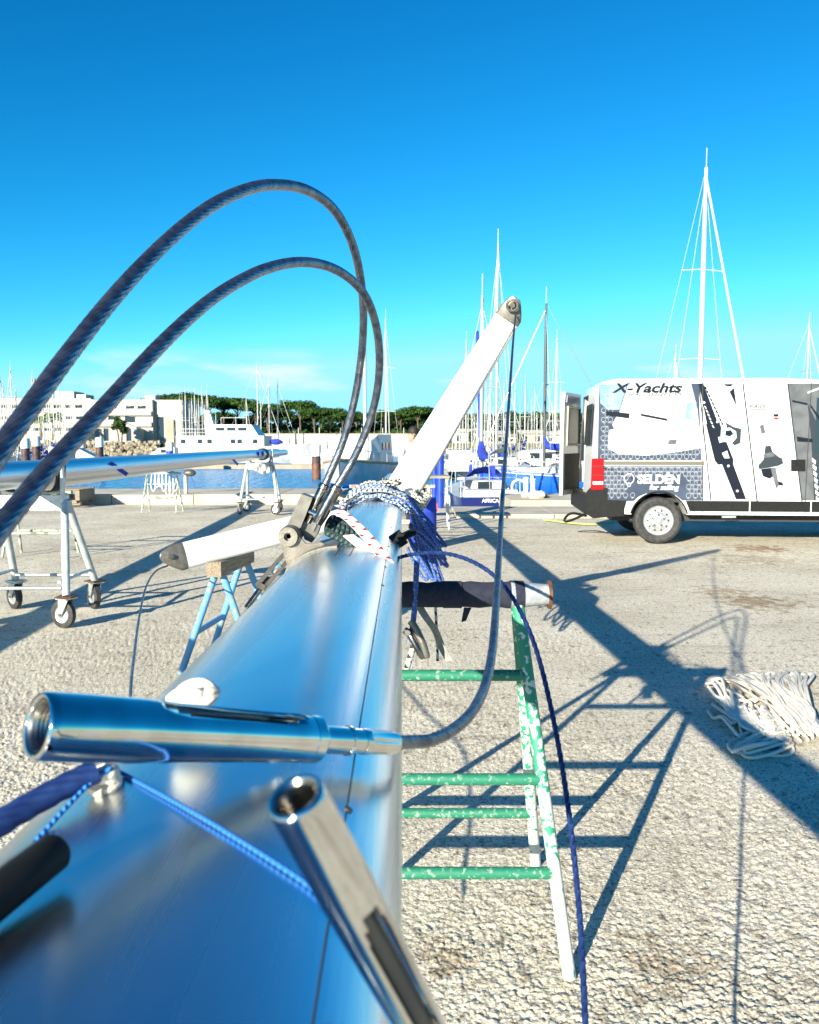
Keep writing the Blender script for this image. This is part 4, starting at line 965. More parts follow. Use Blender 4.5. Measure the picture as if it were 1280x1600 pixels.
# middle and sliding door prints
flat([(1101, 600), (1158, 599), (1178, 782), (1112, 782)], M['print_white'], 'print_panel', off=.002, th=.001)
flat([(1166, 599), (1229, 599), (1250, 782), (1184, 782)], M['print_white'], 'print_panel', off=.002, th=.001)
flat([(1232, 599), (1330, 599), (1330, 782), (1253, 782)], M['print_mid'], 'print_panel', off=.002, th=.001)
for x0, x1 in ((1160, 1182), (1230, 1252)): flat([(x0, 599), (x0 + 2.2, 599), (x1 + 2.2, 783), (x1, 783)], M['print_line'], 'slanted_line', off=.0035, th=.001)
flat([(1091, 599), (1093, 599), (1112, 782), (1110, 782)], M['print_line'], 'slanted_line', off=.0035, th=.001)
flat([(1092, 599), (1099, 599), (1166, 780), (1150, 780), (1120, 705), (1105, 665)], M['print_navy'], 'track_print', off=.005, th=.001)
flat([(1103, 663), (1116, 656), (1124, 658), (1128, 672), (1146, 718), (1146, 724), (1122, 726), (1117, 720)], M['print_navy'], 'track_print', off=.0065, th=.001)
flat([(1134, 660), (1146, 667), (1158, 670), (1157, 692), (1148, 696), (1140, 690)], M['print_line'], 'track_print', off=.0065, th=.001)
flat([(1127, 670), (1140, 668), (1150, 674), (1151, 684), (1144, 692), (1130, 690), (1126, 682)], M['print_white'], 'track_print', off=.008, th=.001)
flat([(1134, 673), (1142, 672), (1146, 678), (1140, 682), (1133, 680)], M['print_navy'], 'track_print', off=.0095, th=.001)
flat([(1128, 708), (1136, 704), (1140, 716), (1132, 716)], M['print_white'], 'track_print', off=.008, th=.001)
flat([(1122, 683), (1130, 681), (1132, 690), (1124, 692)], M['print_white'], 'track_print', off=.008, th=.001)
flat([(1131, 600), (1146, 600), (1142, 604), (1134, 603)], M['print_navy'], 'track_print', off=.005, th=.001)
flat([(1140, 612), (1147, 606), (1151, 635)], M['print_navy'], 'track_print', off=.005, th=.001)
for k in range(10):
    x = 1100 + 2.9 * k; y = 603 + 6.2 * k; flat([(x, y), (x + 3, y + 1), (x + 5, y + 6), (x + 2, y + 5)], M['print_navy'], 'rope_print', off=.0065, th=.001)
for k in range(6):
    x = 1100 + 2.4 * k; y = 634 + 6.0 * k; flat([(x, y), (x + 2.6, y + 1), (x + 4.5, y + 5), (x + 2, y + 4)], M['print_white'], 'rope_print', off=.008, th=.001)
for x, y in ((1138, 728), (1152, 767), (1121, 659), (1100, 629)):
    c = vs(x, y); MB().lathe((c[0], -.009, c[1]), (c[0], 1, c[1]), [(0, 0), (0, .018), (.001, .018)], 14).build('print_dot', M['print_white'], VAN)
flat([(1196, 697), (1204, 696), (1207, 706), (1217, 714), (1222, 716), (1224, 724), (1216, 728), (1200, 731), (1186, 733), (1185, 727), (1193, 718), (1194, 712)], M['print_line'], 'furler_print', off=.005, th=.001)
flat([(1194, 709), (1208, 706), (1211, 713), (1193, 716)], M['print_mid'], 'furler_print', off=.0065, th=.001)
flat([(1189, 733), (1204, 731), (1208, 744), (1203, 748), (1192, 744)], M['print_navy'], 'furler_print', off=.005, th=.001)
flat([(1204, 731), (1212, 730), (1217, 758), (1213, 764), (1208, 746)], M['print_mid'], 'furler_print', off=.0055, th=.001)
flat([(1216, 752), (1223, 754), (1224, 759), (1217, 758)], M['print_navy'], 'furler_print', off=.0055, th=.001)
flat([(1187, 665), (1193, 663), (1196, 676), (1190, 678)], M['print_mid'], 'furler_print', off=.005, th=.001)
c = vs(1213, 650); MB().lathe((c[0], -.006, c[1]), (c[0], 1, c[1]), [(0, .046), (0, .052), (.001, .052)], 24, cap=False).build('badge_ring', M['print_red'], VAN)
flat([(1209, 647), (1217, 647), (1216, 651), (1209, 651)], M['print_navy'], 'badge_print', off=.005, th=.001)
flat([(1209, 652), (1217, 652), (1216, 655), (1210, 655)], M['print_red'], 'badge_print', off=.005, th=.001)
for poly in ([(1238, 625), (1262, 630), (1261, 633), (1238, 628)], [(1245, 682), (1270, 686), (1270, 691), (1246, 690)], [(1264, 632), (1267, 632), (1300, 680), (1296, 682)]): flat(poly, M['print_navy'], 'sail_print', off=.005, th=.001)
flat([(1262, 612), (1300, 598), (1300, 601), (1262, 615)], M['print_white'], 'sail_print', off=.005, th=.001)
flat([(1262, 630), (1290, 690), (1300, 782), (1272, 782), (1268, 690)], M['print_line'], 'sail_print', off=.0035, th=.001)
for k in range(7): flat([(1269 + k, 715 + 10 * k), (1275 + k, 720 + 10 * k), (1274 + k, 726 + 10 * k), (1269 + k, 721 + 10 * k)], M['print_white'], 'sail_print', off=.005, th=.001)
def lettering(txt, x0, y1, width_px, m, shear=0., off=0., name='lettering', bold=.0):
    cu = bpy.data.curves.new(name, 'FONT'); cu.body = txt; cu.shear = shear; cu.offset = bold; cu.extrude = .0
    ob = bpy.data.objects.new(name, cu); COL.objects.link(ob); dg = bpy.context.evaluated_depsgraph_get(); dg.update()
    me = bpy.data.meshes.new_from_object(ob.evaluated_get(dg)); COL.objects.unlink(ob); bpy.data.objects.remove(ob)
    a = vs(x0, y1); c = vs(x0 + width_px, y1); xs = [v.co.x for v in me.vertices]; k = (c[0] - a[0]) / (max(xs) - min(xs)); mn = min(xs)
    for v in me.vertices: v.co = Vector((a[0] + (v.co.x - mn) * k, -.0105, a[1] + v.co.y * k * (1 + off)))
    me.materials.clear(); me.materials.append(m); o = bpy.data.objects.new(name, me); COL.objects.link(o); o.parent = VAN; return o
lettering('X-Yachts', 956, 613, 110, M['print_navy'], .28, -.28, bold=.032)
lettering('WORLD CLASS SINCE 1979', 982, 619, 82, M['print_line'], .1, .15, bold=.012)
lettering('SELD\u00c9N', 996, 755, 66, M['van_white'], 0, .0, bold=.038)
lettering('for sailing', 1015, 765, 46, M['van_white'], .2, .0, bold=.025)
lettering('FURLEX', 1172, 638, 24, M['print_navy'], 0, .35, bold=.012)
flat([(1172, 639.4), (1196, 639.4), (1196, 640.4), (1172, 640.4)], M['print_line'], 'underline_print', off=.005, th=.001)
b = MB(); c = vs(983, 748); ringp(c[0], c[1], .075, .012, 1.05); ringp(c[0], c[1] - .085, .03, .01); 
b.build('emblem', M['print_white'], VAN, smooth=False)
# far rear door, ajar, with its inner panel; near door shut
dh = Vector((.03, WV - .03, 0)); da = R(-90 - 24); dd = Vector((math.cos(da), math.sin(da), 0)); dn = Vector((dd.y, -dd.x, 0)) * -1
def dpt(s, z, o=0.): q = dh + dd * s + dn * o; return (q.x, q.y, z)
RD = MB(); RD.prism([dpt(0, .62), dpt(.90, .62), dpt(.90, 1.35), dpt(.86, 2.1), dpt(.80, 2.25), dpt(0, 2.25)], -dn * .05); rd = RD.build('rear_door', M['van_white'], VAN, smooth=False)
fr = [((.04, .70), (.84, .70), (.84, 1.28), (.04, 1.28), M['cab_dark'], 'lower_panel', .004), ((.10, 1.42), (.76, 1.42), (.72, 2.02), (.10, 2.02), M['cream_trim'], 'window_recess', .003)]
for a_, b_, c_, d_, m_, nm, o_ in fr: MB().prism([dpt(*a_, o_), dpt(*b_, o_), dpt(*c_, o_), dpt(*d_, o_)], dn * .004).build(nm, m_, rd, smooth=False)
b = MB(); ro_ = [dpt(s, z, .012) for s, z in ((.10, 1.42), (.76, 1.42), (.72, 2.02), (.10, 2.02))]; b.tube([Vector(p) for p in ro_], .022, 8, closed=True); b.build('recess_rim', M['cream_trim'], rd)
MB().prism([dpt(.18, 1.5, .009), dpt(.66, 1.5, .009), dpt(.62, 1.95, .009), dpt(.18, 1.95, .009)], dn * .003).build('window', M['cream_trim'], rd, smooth=False)
b = MB(); b.prism([dpt(.1, 2.09, .004), dpt(.78, 2.09, .004), dpt(.75, 2.2, .004), dpt(.1, 2.2, .004)], dn * .01); b.build('top_trim', M['tape_grey'], rd, smooth=False)
b = MB(); b.prism([(-.004, .06, .62), (-.004, .93, .62), (.02, .93, 1.35), (.06, .93, 2.2), (.06, .08, 2.2), (.02, .06, 1.35)], (-.035, 0, 0)); nd = b.build('rear_door', M['van_white'], VAN, smooth=False)
MB().prism([(-.028, .16, 1.42), (-.028, .85, 1.42), (-.002, .85, 2.02), (-.002, .16, 2.02)], (-.014, 0, 0)).build('window', M['glass_dark'], nd, smooth=False)
# cab glazing and nose
b = MB(); b.prism([(3.05, -.006, 1.30), (3.95, -.006, 1.30), (4.35, -.006, 1.34), (3.98, -.006, 1.75), (3.72, -.006, 2.02), (3.05, -.006, 2.08)], (0, .006, 0)); b.build('cab_window', M['glass_dark'], VAN, smooth=False)
b = MB(); b.prism([(4.60, .2, 1.26), (4.60, WV - .2, 1.26), (3.83, WV - .2, 2.15), (3.83, .2, 2.15)], (.012, 0, .012)); b.build('windscreen', M['glass_dark'], VAN, smooth=False)
for v in (.22, WV - .22): MB().ball((5.23, v, .88), (.08, .16, .10)).build('headlight', M['lamp_clear'], VAN)
b = MB(); b.box((5.27, WV / 2, .5), (.12, WV - .04, .26)); b.build('front_bumper', M['black_plastic'], VAN, smooth=False)
b = MB(); b.box((3.9, -.14, 1.42), (.10, .20, .28)); b.build('wing_mirror', M['black_plastic'], VAN, smooth=False)
VAN.matrix_world = VM
# hose trailing from the van's tail
cordpx([(916, 806, 12.2), (896, 802, 12.6), (886, 806, 12.8), (882, 815, 12.9), (895, 812, 12.7), (915, 803, 12.2)], .02, M['black_plastic'], 'hose_loop', 'black hose loop hanging behind the van bumper', 'hose', 8, .05)
pts = [G(x, y, .02) for x, y in ((850, 812), (890, 817), (930, 819), (960, 816))]
MB().tube([Vector(p) for p in spline([tuple(p) for p in pts], 6)], .014, 8).build('yellow_hose', mat('yellow green hose', (.40, .48, .12), .6), label='thin yellow-green hose lying on the ground behind the van', cat='hose')

# ---------------------------------------------------------------- people and gear by the quay edge
M['skin'] = mat('skin', (.42, .24, .16), .6); M['shirt'] = mat('white shirt with shade tint', (.34, .35, .46), .85, 0, (.27, .28, .39), 6, bump=.2, bs=12)  # white cloth, its bluish shade mixed into the shirt colour
M['trousers'] = mat('dark trousers', (.02, .02, .03), .9); M['hair'] = mat('dark hair', (.015, .014, .012), .7); M['shoe'] = mat('dark shoes', (.03, .03, .03), .7)
def person(loc, label):
    J = {'pelvis': (0, 0, .95), 'belly': (.0, -.02, 1.10), 'chest': (-.02, -.06, 1.32), 'neck': (-.03, -.10, 1.47), 'head': (-.03, -.13, 1.58), 'crown': (-.03, -.12, 1.70),
         'shL': (-.19, -.06, 1.40), 'elL': (-.27, -.14, 1.13), 'wrL': (-.20, -.36, 1.0), 'haL': (-.18, -.43, .985), 'shR': (.16, -.07, 1.40), 'elR': (.25, -.15, 1.13), 'wrR': (.18, -.37, 1.0), 'haR': (.16, -.44, .985),
         'hipL': (-.10, 0, .90), 'knL': (-.12, -.04, .50), 'anL': (-.12, .03, .09), 'toL': (-.14, -.13, .035), 'hipR': (.10, 0, .90), 'knR': (.13, -.03, .50), 'anR': (.14, .04, .09), 'toR': (.17, -.12, .035)}
    Rr = {'pelvis': (.16, .12), 'belly': (.15, .11), 'chest': (.17, .12), 'neck': (.055, .06), 'head': (.085, .10), 'crown': (.06, .07), 'hipL': (.09, .09), 'hipR': (.09, .09), 'knL': (.062, .062), 'knR': (.062, .062), 'anL': (.042, .045), 'anR': (.042, .045), 'toL': (.042, .03), 'toR': (.042, .03)}
    E = [('pelvis', 'belly'), ('belly', 'chest'), ('chest', 'neck'), ('neck', 'head'), ('head', 'crown'), ('chest', 'shL'), ('shL', 'elL'), ('elL', 'wrL'), ('wrL', 'haL'), ('chest', 'shR'), ('shR', 'elR'), ('elR', 'wrR'), ('wrR', 'haR'),
         ('pelvis', 'hipL'), ('hipL', 'knL'), ('knL', 'anL'), ('anL', 'toL'), ('pelvis', 'hipR'), ('hipR', 'knR'), ('knR', 'anR'), ('anR', 'toR')]
    for s, h in ((-1, 'L'), (1, 'R')):
        Rr['sh' + h] = (.065, .065); Rr['el' + h] = (.047, .047); Rr['wr' + h] = (.03, .024); Rr['ha' + h] = (.038, .018); hx, hy, hz = J['ha' + h]
        for f, (dx, dl) in enumerate(((-.034, .062), (-.012, .078), (.010, .074), (.032, .058))):
            a, c = 'f%d%s' % (f, h), 'g%d%s' % (f, h); J[a] = (hx + dx, hy - .045, hz - .002); J[c] = (hx + dx * 1.1, hy - .045 - dl * .6, hz - .03); Rr[a] = (.0095, .0095); Rr[c] = (.008, .008); E += [('ha' + h, a), (a, c)]
        J['t1' + h] = (hx - s * .045, hy + .02, hz - .012); J['t2' + h] = (hx - s * .055, hy - .02, hz - .03); Rr['t1' + h] = (.011, .011); Rr['t2' + h] = (.009, .009); E += [('wr' + h, 't1' + h), ('t1' + h, 't2' + h)]
    K = list(J); me = bpy.data.meshes.new('person_body'); me.from_pydata([J[k] for k in K], [(K.index(a), K.index(c)) for a, c in E], [])
    ob = bpy.data.objects.new('tmp', me); COL.objects.link(ob); ob.modifiers.new('skin', 'SKIN'); 
    for i, k in enumerate(K): me.skin_vertices[0].data[i].radius = Rr[k]; me.skin_vertices[0].data[i].use_root = (k == 'pelvis')
    sb = ob.modifiers.new('sub', 'SUBSURF'); sb.levels = 2; sb.render_levels = 2
    dg = bpy.context.evaluated_depsgraph_get(); dg.update(); m2 = bpy.data.meshes.new_from_object(ob.evaluated_get(dg)); COL.objects.unlink(ob); bpy.data.objects.remove(ob)
    m2.materials.clear()
    for k in ('skin', 'shirt', 'trousers', 'shoe'): m2.materials.append(M[k])
    for p in m2.polygons:
        c = p.center; p.use_smooth = True
        p.material_index = 3 if c.z < .10 else 2 if c.z < .97 and c.y > -.25 else 0 if (c.z > 1.46 or (c.y < -.20 and c.z < 1.10)) else 1
    t = thing('person', label, 'person', loc); o = bpy.data.objects.new('body', m2); COL.objects.link(o); o.parent = t; ORG[o.name] = Vector(loc)
    L0 = Vector(loc)
    b = MB(); b.ball(L0 + Vector((-.03, -.105, 1.645)), (.092, .105, .105), 16, 10); b.build('hair', M['hair'], t)
    b = MB(); b.ball(L0 + Vector((-.03, -.235, 1.58)), (.016, .022, .022)); b.build('nose', M['skin'], t)
    for s in (-1, 1):
        MB().ball(L0 + Vector((-.03 + s * .034, -.218, 1.605)), .011).build('eye', M['hair'], t); MB().ball(L0 + Vector((-.03 + s * .088, -.125, 1.585)), (.014, .024, .032)).build('ear', M['skin'], t)
    MB().ball(L0 + Vector((-.03, -.216, 1.535)), (.024, .010, .006)).build('mouth', mat('lips', (.32, .13, .10), .6), t)
    return t
person((.10, 14.5, 0), 'person in a pale shirt and dark trousers standing half hidden behind the raised spreader')
WT = thing('work_table', 'olive topped work table beside the person behind the near mast', 'table', (.36, 13.9, 0))
M['olive'] = mat('olive board', (.26, .25, .17), .7, 0, (.20, .19, .13), 8)
MB().box((.36, 13.95, .88), (.62, .55, .04)).build('table_top', M['olive'], WT, smooth=False)
for x in (.10, .62):
    for y in (13.72, 14.18): MB().tube([(x, y, .86), (x + (.05 if x > .4 else -.05), y, 0)], .02, 10).build('leg', M['galv_paint'], WT)
BD = thing('blue_drum', 'dark blue plastic drum standing behind the rope hank', 'drum', (.22, 11.3, 0))
MB().lathe((.19, 11.3, .0), (.19, 11.3, 1), [(0, .0), (0, .17), (.03, .185), (.25, .185), (.265, .192), (.28, .185), (.50, .185), (.515, .192), (.53, .185), (.66, .18), (.70, .165), (.70, .15), (.685, .15), (.685, 0)], 36, cap=False).build('barrel', M['navy_canvas'], BD)
MB().lathe((.11, 11.24, .68), (.11, 11.24, 1), [(0, .035), (.035, .035), (.035, 0)], 14, cap=False).build('bung', M['cord_blue'], BD)
sawhorse('far_sawhorse', 'pale tube sawhorse carrying the far end of the near mast', (-.25, 11.9, 0), .62, .82, .28, .025, .018, (M['cream_worn'], M['cream_worn']), [(.3, 1), (.3, -1), (.58, -1)])
MB().box((.40, 16.35, .17), (.32, .24, .16)).build('red_crate', mat('faded red plastic', (.45, .06, .03), .6), label='low red crate at the foot of the blue pilings', cat='crate')

def piling(p, z0, z1, r, label, zc=.25, m='piling_blue', group='mooring pilings'):
    t = thing('mooring_piling', label, 'piling', (p[0], p[1], z0), group)
    MB().tube([(p[0], p[1], z0), (p[0], p[1], z1 - zc)], r, 24).build('shaft', M[m], t)
    MB().lathe((p[0], p[1], z1 - zc), (p[0], p[1], z1), [(0, r * 1.06), (zc - .06, r * 1.06), (zc, r * .5), (zc, 0)], 24).build('white_cap', M['piling_white'], t); return t
p_ = P(688, 760, 18.4); piling((p_.x, 18.4), -2.5, 1.53, .082, 'blue piling with white cap at the quay edge right of the person', .25)
p_ = P(679, 760, 19.2); piling((p_.x, 19.2), -2.5, 1.40, .06, 'slimmer blue piling just left behind the white capped one', .1)
M['piling_dark'] = mat('dark tarred piling', (.025, .02, .03), .6, 0, (.16, .06, .03), 2.5)
for x, y0, Y, lab in ((155, 683, 75, 'dark piling with white top standing left of the rock bank'), (39, 684, 70, 'dark piling with white top among the boats at far left'), (56, 681, 72, 'dark white topped piling right of the leftmost piling'), (265, 690, 80, 'blue piling with white top in front of the white building'), (127, 686, 78, 'dark piling beside the pale teal boat'), (494, 694, 62, 'dark piling at the bow of the white motor yacht')):
    p_ = P(x, y0, Y); piling((p_.x, Y), -3, p_.z, .34, lab, .9, 'piling_blue' if x == 265 else 'piling_dark')

# ---------------------------------------------------------------- boats
def hullmesh(L_, B_, f0, f1, tr=.75, nst=13):
    """half breadths lofted stern (-L/2) to bow (+L/2) along X, z from below water to sheer"""
    rings = []
    for i in range(nst):
        t = i / (nst - 1); x = -L_ / 2 + L_ * t
        hb = B_ / 2 * (tr + (1 - tr) * math.sin(min(1, t / .45) * math.pi / 2)) if t < .45 else B_ / 2 * max(.012, (1 - ((t - .45) / .55) ** 2.1))
        sh = f0 + (f1 - f0) * t ** 2; o = []
        for s, zz, w in ((-1, sh, 1), (-1, sh * .55, .97), (-1, .12, .90), (-1, -.25, .62), (0, -.42, 0), (1, -.25, .62), (1, .12, .90), (1, sh * .55, .97), (1, sh, 1)):
            ov = (sh - zz) * .28 * max(0, (t - .6) / .4)
            o.append((x - ov, s * hb * w, zz))
        rings.append(o)
    return rings
def sailboat(name, label, L_=9., B_=3., mast=12., hull='white_boat', spar_m='spar_white', cover='navy_canvas', furl=True, group=None, stripe=None, dodger=True, mast_r=.085, rig=.012):
    t = thing(name, label, 'sailboat', (0, 0, 0), group); f0, f1 = .085 * L_ + .15, .12 * L_ + .25
    rg = hullmesh(L_, B_, f0, f1); MB().loft(rg, closed=False, cap=False).build('hull', M[hull], t, ang=40)
    dk = MB(); top = [Vector(r[0]) for r in rg] + [Vector(r[-1]) for r in reversed(rg)]; dk.prism([p + Vector((0, 0, -.03)) for p in top], (0, 0, .02)); dk.build('deck', M['white_boat'], t, smooth=False)
    tr_ = MB(); tr_.prism([Vector(p) for p in rg[0]], (.02, 0, 0)); tr_.build('transom', M[hull], t, smooth=False)
    if stripe:
        s = MB()
        for q in (0, -1): s.tube([Vector(r[q]) + Vector((0, (-.01 if q == 0 else .01), -.12)) for r in rg], .035, 6)
        s.build('stripe', M[stripe], t)
    ch = .42; cw = B_ * .30; x0, x1 = -L_ * .16, L_ * .24; z0 = f0 + .05
    c = MB(); c.loft([[(x0, -cw, z0), (x0, cw, z0), (x0, cw * .85, z0 + ch), (x0, -cw * .85, z0 + ch)], [(x1 * .5, -cw, z0), (x1 * .5, cw, z0), (x1 * .5, cw * .85, z0 + ch), (x1 * .5, -cw * .85, z0 + ch)], [(x1, -cw * .6, z0 + .1), (x1, cw * .6, z0 + .1), (x1, cw * .45, z0 + ch * .6), (x1, -cw * .45, z0 + ch * .6)]]); c.build('cabin', M['white_boat'], t, smooth=False)
    for s in (-1, 1):
        for k in range(2): MB().box((x0 + .35 + .75 * k, s * cw * .945, z0 + ch * .55), (.55, .03, .14)).build('window', M['glass_dark'], t, smooth=False)
    mx = L_ * .08; zb = z0 + ch
    MB().tube([(mx, 0, zb - .4), (mx, 0, zb + mast * .7), (mx, 0, zb + mast)], [mast_r, mast_r, mast_r * .7], 10).build('mast', M[spar_m], t)
    MB().tube([(mx, 0, zb + mast), (mx, 0, zb + mast + .9)], .02, 5).build('antenna', M['spar_white'], t)
    for h in ((.5,) if mast < 11 else (.36, .66)):
        MB().tube([(mx - .1, -B_ * .27, zb + mast * h), (mx, 0, zb + mast * h + .05), (mx - .1, B_ * .27, zb + mast * h)], .03, 6).build('spreader', M[spar_m], t)
    bm = MB(); bm.tube([(mx - .1, 0, zb + .75), (mx - L_ * .36, 0, zb + .85)], .06, 8); bm.build('boom', M[spar_m], t)
    if cover:
        cv = MB(); cv.tube([(mx + .05, 0, zb + 1.7), (mx - .15, 0, zb + 1.15), (mx - L_ * .14, 0, zb + .98), (mx - L_ * .27, 0, zb + .95), (mx - L_ * .36, 0, zb + .93)], [.06, .20, .22, .17, .08], 10); cv.build('sail_cover', M[cover], t)
    if dodger:
        d = MB(); rr_ = []
        for dx in (0, .5, .9): rr_.append([(x0 + dx - .5, cw * math.cos(R(a)), z0 + ch * .6 + (.75 if dx < .7 else .45) * math.sin(R(a))) for a in range(0, 181, 30)])
        d.loft(rr_, closed=False, cap=False); d.build('spray_hood', M[cover or 'white_boat'], t)
    for s in (-1, 1):                                        # fenders, hatch and winches
        for i in (3, 6, 8):
            q = Vector(rg[i][0 if s < 0 else -1]); MB().ball(q + Vector((0, s * .12, -.35)), (.11, .11, .30), 8, 6).build('fender', M['navy_canvas' if i == 6 else 'white_plain'], t)
        MB().lathe((x0 - .25, s * cw * 1.1, z0), (x0 - .25, s * cw * 1.1, z0 + 1), [(0, .09), (.14, .07), (.16, 0)], 10).build('winch', M['chrome_dark'], t)
    MB().box((x1 * .55, 0, z0 + ch + .02), (.5, .5, .05)).build('hatch', M['glass_dark'], t, smooth=False)
    MB().box((x0 - .02, 0, z0 + ch * .5), (.04, .55, ch * .8)).build('companionway', M['glass_dark'], t, smooth=False)
    rg_ = MB(); bow = (L_ / 2 - .1, 0, f1); st = (-L_ / 2 + .1, 0, f0)
    rg_.tube([bow, (mx, 0, zb + mast * .97)], rig * (4.5 if furl else 1), 6); rg_.tube([st, (mx, 0, zb + mast)], rig, 5)
    for s in (-1, 1): rg_.tube([(mx - .2, s * B_ * .46, f0 + .1), (mx - .1, s * B_ * .27, zb + mast * (.5 if mast < 11 else .36)), (mx, 0, zb + mast * .96)], rig, 5)
    rg_.build('rigging', M['spar_white'] if furl else M['wire_thin'], t)
    rl = MB()
    for s in (-1, 1):
        pts = [Vector(r[0 if s < 0 else -1]) for r in rg]
        for i in range(0, len(pts), 3): rl.tube([pts[i] * 1.0, pts[i] + Vector((0, 0, .6))], .014, 5)
        rl.tube([p + Vector((0, 0, .6)) for p in pts], .009, 5)
    rl.build('guard_rail', M['galv'], t); return t
def put(t, x, Y, rz, sc=1., z=ZW):
    q = P(x, 700, Y); t.location = (q.x, Y, z); t.rotation_euler = (0, 0, rz); t.scale = (sc, sc, sc); return t
protos = [sailboat('moored_sailboat', 'x', 9, 3, 11.5, 'white_boat', 'spar_white', 'navy_canvas'),
          sailboat('moored_sailboat', 'x', 10, 3.2, 13, 'white_boat', 'spar_alu', None, stripe='blue_hull'),
          sailboat('moored_sailboat', 'x', 8, 2.7, 10, 'white_boat', 'spar_white', 'navy_canvas', furl=False, stripe='navy_hull'),
          sailboat('moored_sailboat', 'x', 11, 3.4, 14, 'white_boat', 'spar_white', None),
          sailboat('moored_sailboat', 'x', 9, 3, 12, 'blue_hull', 'spar_alu', 'navy_canvas')]
PM = [11.5, 13, 10, 14, 12]; PU = [0] * 5
def moored(x, top, Y, k, rz, label, group):
    """a boat whose mast stands at pixel x with its head at height `top`"""
    k = k % 5
    t = protos[k] if not PU[k] else copy_tree(protos[k]); PU[k] = 1
    ztop = P(x, top, Y).z - ZW; sc = ztop / (PM[k] + .085 * 9 + .9)
    put(t, x, Y, rz, sc); m = R(0)
    off = Matrix.Rotation(rz, 3, 'Z') @ Vector((.72 * sc, 0, 0)); t.location.x -= off.x; t.location.y -= off.y
    t['label'] = label; t['group'] = group; return t
rb = random.Random(5)
ORD = ['first', 'second', 'third', 'fourth', 'fifth', 'sixth', 'seventh', 'eighth', 'ninth', 'tenth', 'eleventh', 'twelfth', 'thirteenth', 'fourteenth', 'fifteenth', 'sixteenth', 'seventeenth', 'eighteenth', 'nineteenth', 'twentieth'] + ['twenty-' + o for o in ('first', 'second', 'third', 'fourth', 'fifth', 'sixth', 'seventh', 'eighth', 'ninth')] + ['thirtieth'] + ['thirty-' + o for o in ('first', 'second', 'third', 'fourth', 'fifth', 'sixth', 'seventh', 'eighth', 'ninth')]
gl_, gm_, gr_ = 'sailboats moored in front of the white building', 'sailboats moored left of the motor yacht', 'sailboats moored in the right hand basin'
for i, (x, top) in enumerate(((-8, 560), (1, 610), (4, 585), (8, 600), (12, 622), (17, 612), (22, 571), (28, 606), (33, 628), (41, 615), (47, 620), (55, 584), (62, 622), (70, 606), (75, 625), (79, 618), (86, 597), (91, 626), (95, 603), (100, 615), (104, 624), (112, 616), (120, 640))):
    moored(x, top, 95 + rb.uniform(0, 35), rb.randrange(4), rb.choice((1.57, -1.57, 1.4, 1.7)), ORD[i] + ' sailboat mast from the left in the crowded row before the white building', gl_)
for i, (x, top) in enumerate(((278, 630), (282, 618), (287, 624), (291, 606), (297, 628), (301, 621), (306, 611), (309, 630), (312, 620), (317, 607), (321, 632), (325, 605), (331, 645), (338, 640))):
    moored(x, top, 128 + rb.uniform(0, 25), rb.randrange(4), rb.choice((1.5, -1.6, 1.62)), ORD[i] + ' sailboat from the left in the tight row of masts left of the motor yacht', gm_)
for x, top, Y, k, rz, lab in ((402, 571, 150, 3, .2, 'white sailboat whose tall mast rises just right of the motor yacht wheelhouse'), (386, 618, 150, 0, 1.4, 'white sailboat with short mast behind the motor yacht superstructure'), (422, 592, 150, 1, 2.9, 'white sailboat with medium mast behind the motor yacht foredeck'), (434, 598, 155, 3, .3, 'white sailboat whose mast stands rightmost behind the motor yacht'), (409, 624, 160, 2, .4, 'small white sailboat hidden behind the motor yacht foredeck')):
    moored(x, top, Y, k, rz, lab, 'sailboats beyond the motor yacht')
near = [(603, 495, 62, 3, 1.5, 'white sailboat with slim mast just right of the thick wire stays'), (728, 528, 66, 1, 1.5, 'white sailboat with pale mast left of the blue-masted boats'), (776, 375, 60, 1, 1.62, 'white sailboat with the tallest mast in the right hand basin'),
        (868, 526, 58, 3, 1.45, 'white sailboat whose mast stands just left of the van rear door'), (850, 590, 75, 4, .1, 'blue hulled sailboat lying side-on left of the van')]
for x, top, Y, k, rz, lab in near: moored(x, top, Y, k, rz, lab, gr_)
for i, (x, top) in enumerate(((686, 634), (690, 652), (693, 640), (697, 650), (701, 628), (707, 645), (713, 622), (718, 640), (722, 604), (732, 634), (736, 612), (741, 648), (748, 600), (751, 640), (757, 622), (766, 604), (770, 640), (778, 618), (784, 632), (787, 600), (790, 645), (796, 612), (804, 603), (812, 640), (820, 592), (825, 650), (830, 627), (834, 608), (838, 642), (845, 640), (853, 650), (858, 638), (863, 632), (875, 604), (884, 648))):
    moored(x, top, rb.uniform(66, 140), rb.choice((0, 1, 2, 3, 0, 2)), rb.choice((1.57, -1.57, 1.3, .2, 3.0)), ORD[i] + ' mast from the left in the far crowd of sailboats between raised spreader and van', gr_)
# boats whose rigs rise above the van
t = sailboat('tall_sailboat', 'tall white sailboat with furled white headsail rising above the van roof', 13, 3.9, 14.0, 'white_boat', 'spar_white', None, True, mast_r=.12, rig=.012); put(t, 1086, 40, R(-82)); t.location.y += 1
moored(1053, 547, 62, 2, .4, 'small white sailboat whose mast head just clears the van roof, left of the tall one', gr_)
moored(1256, 500, 62, 1, .3, 'white sailboat with slim mast above the right part of the van roof', gr_)
